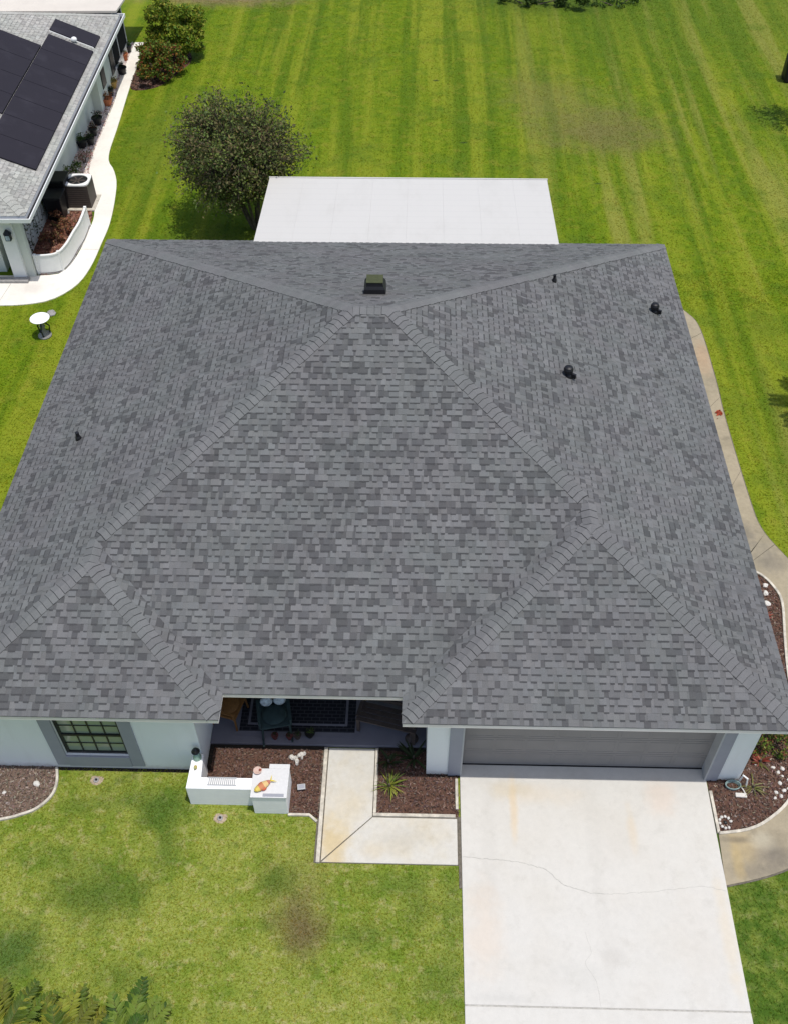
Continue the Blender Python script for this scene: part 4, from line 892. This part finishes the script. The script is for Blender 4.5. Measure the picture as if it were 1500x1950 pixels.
for (x, y, lb, h) in ((-3.82, 18.85, 'black lidded bin between the wall and the air conditioner, nearer the camera', .85), (-3.84, 19.62, 'black lidded bin against the wall, beside the air conditioner', 1.05)):
    t_ = thing('bin', lb, 'bin', (x, y, 0), 'black bins beside the air conditioner'); q = MB(); q.add([(x-.24, y-.26, 0), (x+.24, y-.26, 0), (x+.24, y+.26, 0), (x-.24, y+.26, 0), (x-.30, y-.33, h), (x+.30, y-.33, h), (x+.30, y+.33, h), (x-.30, y+.33, h)], [(3, 2, 1, 0), (0, 1, 5, 4), (1, 2, 6, 5), (2, 3, 7, 6), (3, 0, 4, 7), (4, 5, 6, 7)]); q.build('body', 'black', t_, bevel=.03)
    q = MB(); q.box(x-.32, x+.32, y-.36, y+.35, h, h+.07); q.box(x-.2, x+.2, y-.40, y-.36, h+.01, h+.05); q.build('lid', 'black', t_, bevel=.03)
    q = MB(); q.lathe([(.09, 0), (.09, .05)], x+.2, y+.28, .0, 10); q.build('wheel', 'greyrock', t_)
# birdbath
bb = thing('birdbath', 'white round birdbath with dark pedestal on the left lawn', 'birdbath', (-2.62, 12.35, 0))
q = MB(); q.lathe([(.03, .56), (.20, .585), (.275, .63), (.285, .65), (.265, .652), (.20, .625), (.03, .612)], -2.62, 12.35, 0, 28); q.lathe([(.03, 0), (.03, .04)], -2.62, 12.35, .61, 10); q.build('bowl', 'bright', bb, smooth=True)
q = MB(); q.lathe([(.20, 0), (.20, .05), (.12, .09), (.07, .16), (.06, .30), (.09, .36), (.06, .42), (.08, .55)], -2.62, 12.35, 0, 16); q.build('pedestal', 'greyrock', bb, smooth=True)
for k in range(3):
    a = k*2.09+.6; q = MB(); q.tube([(-2.62+math.cos(a)*.06, 12.35+math.sin(a)*.06, .5), (-2.62+math.cos(a)*.20, 12.35+math.sin(a)*.20, .30), (-2.62+math.cos(a)*.14, 12.35+math.sin(a)*.14, .02)], .022, 6); q.build('scroll', 'dark', bb)
def rock(label, x, y, r, mat, seed, name='stone', cat='stone', group=None, fl_=.6):
    q = MB(); q.ell((x, y, r*fl_*.5), (r, r*.8, r*fl_), 9, 6, .14, seed, seed=seed); o = q.build(name, mat, org=(x, y, 0)); return tag(o, label, cat, group)
rock('flat pale stone on the grass between the birdbath and the white path', -2.72, 13.45, .17, 'greyrock', 5, fl_=.25)
rock('white stone in the faded mulch under the left window', .96, -2.08, .075, 'rock', 6)
rock('small white stone near the left edge of the faded mulch bed', .37, -2.28, .05, 'rock', 7)
# sprinkler heads
for (x, y, lb) in ((2.13, -1.97, 'sprinkler head in a bare ring of soil below the left window'), (4.72, -2.72, 'sprinkler head in the grass below the low white wall')):
    t_ = thing('sprinkler', lb, 'sprinkler', (x, y, 0), 'lawn sprinkler heads'); q = MB(); q.ell((x, y, .0), (.14, .11, .014), 16, 4, .12); q.build('soil_ring', 'sand', t_); q = MB(); q.lathe([(.06, .0), (.055, .022), (.035, .024)], x, y, .004, 16); q.build('collar', 'greyrock', t_)
    q = MB(); q.lathe([(.025, .02), (.022, .045)], x, y, 0.004, 12); q.build('head', 'black', t_)

# ---------------------------------------------------------------- low white garden wall with pedestal
gw = thing('garden_wall', 'low white rendered wall with square pedestal in front of the porch bed', 'garden wall', (5.0, -2.3, 0))
q = MB(); q.prism([(4.12, -1.70), (4.33, -1.70), (4.36, -2.20), (5.375, -2.20), (5.375, -2.44), (4.10, -2.44)], 0, .66); q.build('wall', 'bright', gw, bevel=.008)
q = MB(); q.prism([(5.38, -2.60), (6.04, -2.60), (6.04, -1.93), (5.66, -1.93), (5.66, -2.02), (5.38, -2.02)], 0, .66); pdo = q.build('pedestal', 'bright', gw, bevel=.006)
q = MB(); q.box(5.36, 6.06, -2.62, -2.01, .66, .70); q.box(5.66, 6.06, -2.01, -1.91, .66, .70); q.build('cap', simple('grey_white_cap', (.60, .60, .60), .7, .04, 20), pdo, bevel=.006)
q = MB(); q.box(5.60, 6.00, -2.60, -2.54, .701, .708)
for i in range(14): q.box(5.61+i*.028, 5.628+i*.028, -2.595, -2.548, .708, .712)
q.build('plaque', 'trimgrey', gw)
q = MB()
for i in range(14): q.box(4.52+i*.038, 4.54+i*.038, -2.36, -2.22, .662, .680)
q.box(4.50, 5.06, -2.375, -2.36, .662, .684); q.box(4.50, 5.06, -2.22, -2.205, .662, .684); q.build('grille', 'jamb', gw)
# ornament lying on the pedestal (fish shaped, yellow with orange patches)
of = thing('ornament', 'yellow and orange painted fish ornament lying on the white pedestal', 'ornament', (5.58, -2.36, .70)); an = R(38)
def onp(u, v, z): return (5.60+u*math.cos(an)-v*math.sin(an), -2.40+u*math.sin(an)+v*math.cos(an), z)
q = MB(); prof = [(-.20, .01), (-.17, .045), (-.10, .07), (0, .078), (.09, .055), (.15, .025)]; vs = []
for u, r in prof:
    for k in range(12): a = 2*math.pi*k/12; vs.append(onp(u, math.cos(a)*r, .765+math.sin(a)*r*.75))
cols = [(.60, .45, .06), (.62, .48, .12), (.50, .20, .10), (.62, .44, .20), (.45, .17, .12)]
for i in range(5): q.add([vs[i*12+k] for k in range(12)]+[vs[(i+1)*12+k] for k in range(12)], [(k, (k+1) % 12, 12+(k+1) % 12, 12+k) for k in range(12)], cols[i])
q.add([vs[k] for k in range(12)], [list(range(12))[::-1]], cols[0]); q.build('body', 'stones', of, smooth=True)
q = MB(); 
for sg in (-1, 1): q.add([onp(.14, 0, .77), onp(.25, sg*.09, .775), onp(.19, sg*.01, .78)], [(0, 1, 2)], (.65, .50, .04)); q.add([onp(.14, 0, .765), onp(.25, sg*.09, .76), onp(.19, sg*.01, .765)], [(2, 1, 0)], (.65, .50, .04))
q.build('tail', 'stones', of)
for sg in (-1, 1): q = MB(); q.ell(onp(-.02, sg*.075, .75), (.05, .02, .03), 8, 5, 0, an, (.55, .12, .06)); q.build('fin', 'stones', of)
# little shell bowl on the pedestal corner, figurine on the wall end
sb = MB(); sb.lathe([(.02, 0), (.06, .02), (.085, .05), (.07, .052), (.02, .025)], 5.45, -2.08, .70, 14, (.55, .40, .34)); sb.ell((5.50, -2.07, .75), (.03, .025, .02), 8, 5, 0, 0, (.25, .06, .04)); tag(sb.build('shell', 'stones', org=(5.45, -2.08, .70)), 'small pinkish shell on the back corner of the pedestal', 'shell')
fg = thing('figurine', 'small green garden figurine with dark hat on the wall end by the corner', 'figurine', (4.23, -1.80, .66))
q = MB(); q.lathe([(.075, 0), (.085, .05), (.06, .15), (.045, .20)], 4.23, -1.80, .66, 14); q.build('body', simple('pale_green_glaze', (.24, .38, .30), .4, .1, 20), fg, smooth=True)
q = MB(); q.ell((4.23, -1.80, .90), (.05, .05, .055)); q.build('head', 'rock', fg, smooth=True); q = MB(); q.lathe([(.085, 0), (.06, .02), (.05, .07), (.01, .11)], 4.23, -1.80, .925, 12); q.build('hat', 'dark', fg)
fd = MB(); fd.ell((4.23, -2.02, .705), (.035, .045, .045), 10, 6, .05, 0, (.45, .36, .12)); fd.ell((4.235, -2.06, .755), (.02, .02, .02), 8, 5, 0, 0, (.40, .42, .20)); tag(fd.build('figurine', 'stones', org=(4.23, -2.02, .66)), 'tiny yellowish bird figurine on the low white wall', 'figurine')
# white coral / driftwood piece in the mulch
wc = MB(); rnd = random.Random(4)
for (dx, dy, r) in ((-.09, .02, .06), (-.02, .0, .065), (.03, -.06, .05), (.03, -.12, .035), (.06, .06, .045), (.11, .09, .06), (.16, .11, .04), (.12, .01, .03)): wc.ell((6.08+dx, -1.42+dy, .05), (r, r*.85, .06), 9, 6, .2, dx*9, seed=int(dx*100)+50)
tag(wc.build('coral', 'rock', org=(6.08, -1.42, 0)), 'lumpy white coral piece lying in the red brown mulch', 'coral')
lp = thing('garden_light', 'small grey solar light lying in the mulch beside the pedestal', 'garden light', (6.25, -2.08, 0)); q = MB(); q.box(6.17, 6.33, -2.14, -2.02, .10, .13, rz=.15); q.build('head', 'jamb', lp, bevel=.01); q = MB(); q.box(6.19, 6.31, -2.12, -2.04, .131, .134, rz=.15); q.build('solar_cell', 'trimgrey', lp); q = MB(); q.tube([(6.25, -2.08, -.02), (6.25, -2.08, .10)], .012, 6); q.build('stake', 'black', lp)

# ---------------------------------------------------------------- porch things
rg = MB(); rg.box(4.78, 7.32, -.93, .95, .102, .112); rg_o = tag(rg.build('rug', 'rug', org=(6.0, 0, .1)), 'dark patterned rug on the grey porch floor', 'rug')
q = MB(); ring(q, [(4.76, -.95), (7.34, -.95), (7.34, .97), (4.76, .97)], [(4.86, -.85), (7.24, -.85), (7.24, .87), (4.86, .87)], .1125, .116); ring(q, [(5.02, -.70), (7.08, -.70), (7.08, .70), (5.02, .70)], [(5.07, -.65), (7.03, -.65), (7.03, .65), (5.07, .65)], .1125, .115); q.build('border', 'porch', rg_o)
def chair(name, label, x, y, rz, mat, cushion, z=.112, rock_=False):
    t_ = thing(name, label, 'chair', (0, 0, 0), world=False); q = MB(); q.box(-.30, .30, -.28, .28, .40, .45); q.build('seat', mat, t_, bevel=.015)
    q = MB(); q.add([(-.30, .26, .44), (.30, .26, .44), (.30, .31, .44), (-.30, .31, .44), (-.28, .42, 1.02), (.28, .42, 1.02), (.28, .46, 1.02), (-.28, .46, 1.02)], [(0, 1, 5, 4), (1, 2, 6, 5), (2, 3, 7, 6), (3, 0, 4, 7), (4, 5, 6, 7), (3, 2, 1, 0)]); q.build('backrest', mat, t_, bevel=.012)
    for sx in (-1, 1):
        for sy in (-1, 1): q = MB(); q.tube([(sx*.27, sy*.25, .42), (sx*.29, sy*.27, .02)], .022, 8); q.build('leg', mat, t_)
        q = MB(); q.box(sx*.31-.03, sx*.31+.03, -.30, .30, .62, .65); q.box(sx*.31-.02, sx*.31+.02, -.28, -.24, .43, .62); q.build('armrest', mat, t_, bevel=.008)
    if rock_:
        for sx in (-1, 1): q = MB(); q.tube([(sx*.29, -.45, .08), (sx*.29, -.2, .02), (sx*.29, .1, .02), (sx*.29, .45, .09)], .02, 6); q.build('rocker', mat, t_)
    q = MB(); q.ell((0, .0, .49), (.26, .25, .06), 14, 8); q.build('cushion', cushion, t_, smooth=True)
    for px_, pz_ in ((-.13, .66), (.14, .64)): q = MB(); q.ell((px_, .22, pz_), (.13, .09, .13), 12, 8); q.build('pillow', 'cushion' if rock_ else cushion, t_, smooth=True)
    t_.location = (x, y, z); t_.rotation_euler.z = rz; return t_
chair('rocking_chair', 'dark green rocking chair with pale patterned pillows on the porch rug', 5.62, -.74, .2, 'teal', 'teal', rock_=True)
chair('wicker_chair', 'brown wicker chair at the left end of the porch', 4.64, -.50, 1.3, 'wicker', 'wicker', z=.1)
bn = thing('bench', 'dark wooden bench at the right end of the porch', 'bench', (0, 0, 0), world=False)
for i in range(4): q = MB(); q.box(-.62, .62, -.24+i*.12, -.14+i*.12, .42, .45); q.build('seat_slat', 'wood', bn, bevel=.006)
q = MB(); q.box(-.62, .62, .24, .27, .55, .66); q.box(-.62, .62, .26, .29, .72, .83); q.build('backrest', 'wood', bn)
for sx in (-1, 1): q = MB(); q.box(sx*.58-.03, sx*.58+.03, -.24, -.18, 0, .42); q.box(sx*.58-.03, sx*.58+.03, .20, .26, 0, .83); q.box(sx*.58-.03, sx*.58+.03, -.24, .24, .60, .63); q.build('bench_end', 'wood', bn)
bn.location = (7.93, -.72, .1); bn.rotation_euler.z = R(-14)
for i, (x, y, r, mt, cols, lb) in enumerate([(5.62, -1.0, .07, 'oxblood', DG, 'small dark red pot on the porch edge, left of a pair'), (5.92, -1.0, .07, 'oxblood', DG, 'small dark red pot on the porch edge, right of a pair'), (6.08, -.98, .08, 'wood', DG, 'dark pot with small plant at the middle of the porch edge'), (6.33, -.93, .10, 'black', [(.05, .09, .02), (.09, .12, .03)], 'green leafy pot plant on the porch edge above the path')]):
    potted(lb, x, y, r, .13, mt, cols, 130+i, z=.1, group='small potted plants on the porch edge', size=.04)
ps = thing('plant_stand', 'tall dark plant stand in the shade beside the garage pillar', 'plant stand', (8.42, -1.0, .1)); q = MB(); q.lathe([(.14, 0), (.10, .05), (.04, .12), (.04, .62), (.16, .68), (.17, .72)], 8.40, -.95, .1, 14); q.build('stand', 'wood', ps); q = MB(); crown(q, [((8.40, -.95, .98), .22), ((8.46, -1.0, .88), .18)], 1500, .06, DG, random.Random(3)); q.build('foliage', 'leaf', ps)

# ---------------------------------------------------------------- right of the garage
rnd = random.Random(14)
spots = [(15.32, -1.32), (15.66, -1.40), (15.74, -1.50), (15.84, -1.42), (15.80, -1.58), (15.90, -1.66), (15.72, -1.74), (15.60, -1.94), (15.55, -2.06), (15.68, -2.02), (15.86, -1.86), (15.76, -1.90)]
desc = ['under the red plants', 'beside the shrub', 'close to the pillar', 'in the middle of the bed', 'at the bed edge by the path', 'near the kerb', 'above the kerb curve', 'at the kerb curve', 'near the frame edge']
for i, (x, y) in enumerate(spots): rock('small white rock among the rocks along the kerb of the right bed', x, y, rnd.uniform(.03, .055), 'rock', 200+i, 'rock', 'rock', 'white rocks in the right bed')
for i, (x, y) in enumerate([(16.54, 3.28), (16.50, 3.05), (16.45, 2.75)]): rock('small white rock in the narrow side bed by the path', x, y, rnd.uniform(.07, .10), 'rock', 230+i, 'rock', 'rock', 'white rocks in the side bed')
# coiled hose and tap at the wall corner
hs = thing('garden_hose', 'coiled pale green garden hose at the foot of the right pillar', 'garden hose', (14.78, -1.80, 0)); q = MB()
for k in range(4): q.tube([(14.76+(.13+k*.006)*math.cos(a), -1.83+(.07+k*.004)*math.sin(a)*1.2, .03+k*.02) for a in [2*math.pi*i/20 for i in range(21)]], .011, 6)
q.build('coil', simple('hose_green', (.22, .30, .28), .5, .1, 20), hs); q = MB(); q.tube([(14.90, -1.80, .04), (14.95, -1.92, .05), (14.98, -2.0, .04)], .012, 6); q.build('nozzle', 'rock', hs)
sk = MB(); sk.tube([(14.90, -1.73, .0), (14.93, -1.74, .30), (14.99, -1.82, .32), (15.02, -1.84, .05)], .018, 8); tag(sk.build('pipe', 'white', org=(14.93, -1.74, 0)), 'bent white pipe standing at the right corner of the house', 'pipe')
pv = MB(); pv.box(14.78, 15.0, -2.07, -1.98, .01, .05, rz=-.05); tag(pv.build('paver', 'rock', bevel=.01, org=(14.9, -2.03, 0)), 'small white paver in the mulch below the right pillar', 'paver')
cg = thing('ornament', 'ring of pale stones round a dark pebble beside the driveway corner', 'ornament', (14.47, -2.60, 0)); q = MB()
for k in range(9):
    a = .2+k*.62; q.ell((14.47+.11*math.cos(a), -2.60+.12*math.sin(a), .03), (.035, .03, .03), 7, 5, .1, k)
q.build('stone_ring', 'rock', cg); q = MB(); q.ell((14.47, -2.60, .03), (.04, .04, .03), 8, 5); q.build('pebble', 'dark', cg)
# red debris on the side path, black cover at the far right edge
ro = MB(); rnd = random.Random(2); ro.ell((16.62, 9.25, .035), (.09, .09, .02), 9, 5, .2, 0, (.30, .06, .03))
for k in range(14): ro.leaf((16.62+rnd.gauss(0, .09), 9.25+rnd.gauss(0, .10), .045), .11, jit((.42, .07, .03), .3, rnd), rnd)
tag(ro.build('fallen_leaf', 'leaf', org=(16.62, 9.25, 0)), 'small heap of red fallen leaves on the side path', 'fallen leaves')
bc = thing('grill', 'black covered grill at the right edge of the back lawn', 'grill', (23.55, 29.9, 0)); q = MB(); q.add([(23.1, 29.4, 0), (24.3, 29.4, 0), (24.3, 30.1, 0), (23.1, 30.1, 0), (23.0, 29.45, .9), (24.4, 29.45, .9), (24.3, 30.05, 1.05), (23.1, 30.05, 1.05)], [(3, 2, 1, 0), (0, 1, 5, 4), (1, 2, 6, 5), (2, 3, 7, 6), (3, 0, 4, 7), (4, 5, 6, 7)]); q.build('cover', 'black', bc, bevel=.08); q = MB(); q.box(23.2, 24.2, 29.45, 30.0, 0, .12); q.build('base', 'dark', bc)
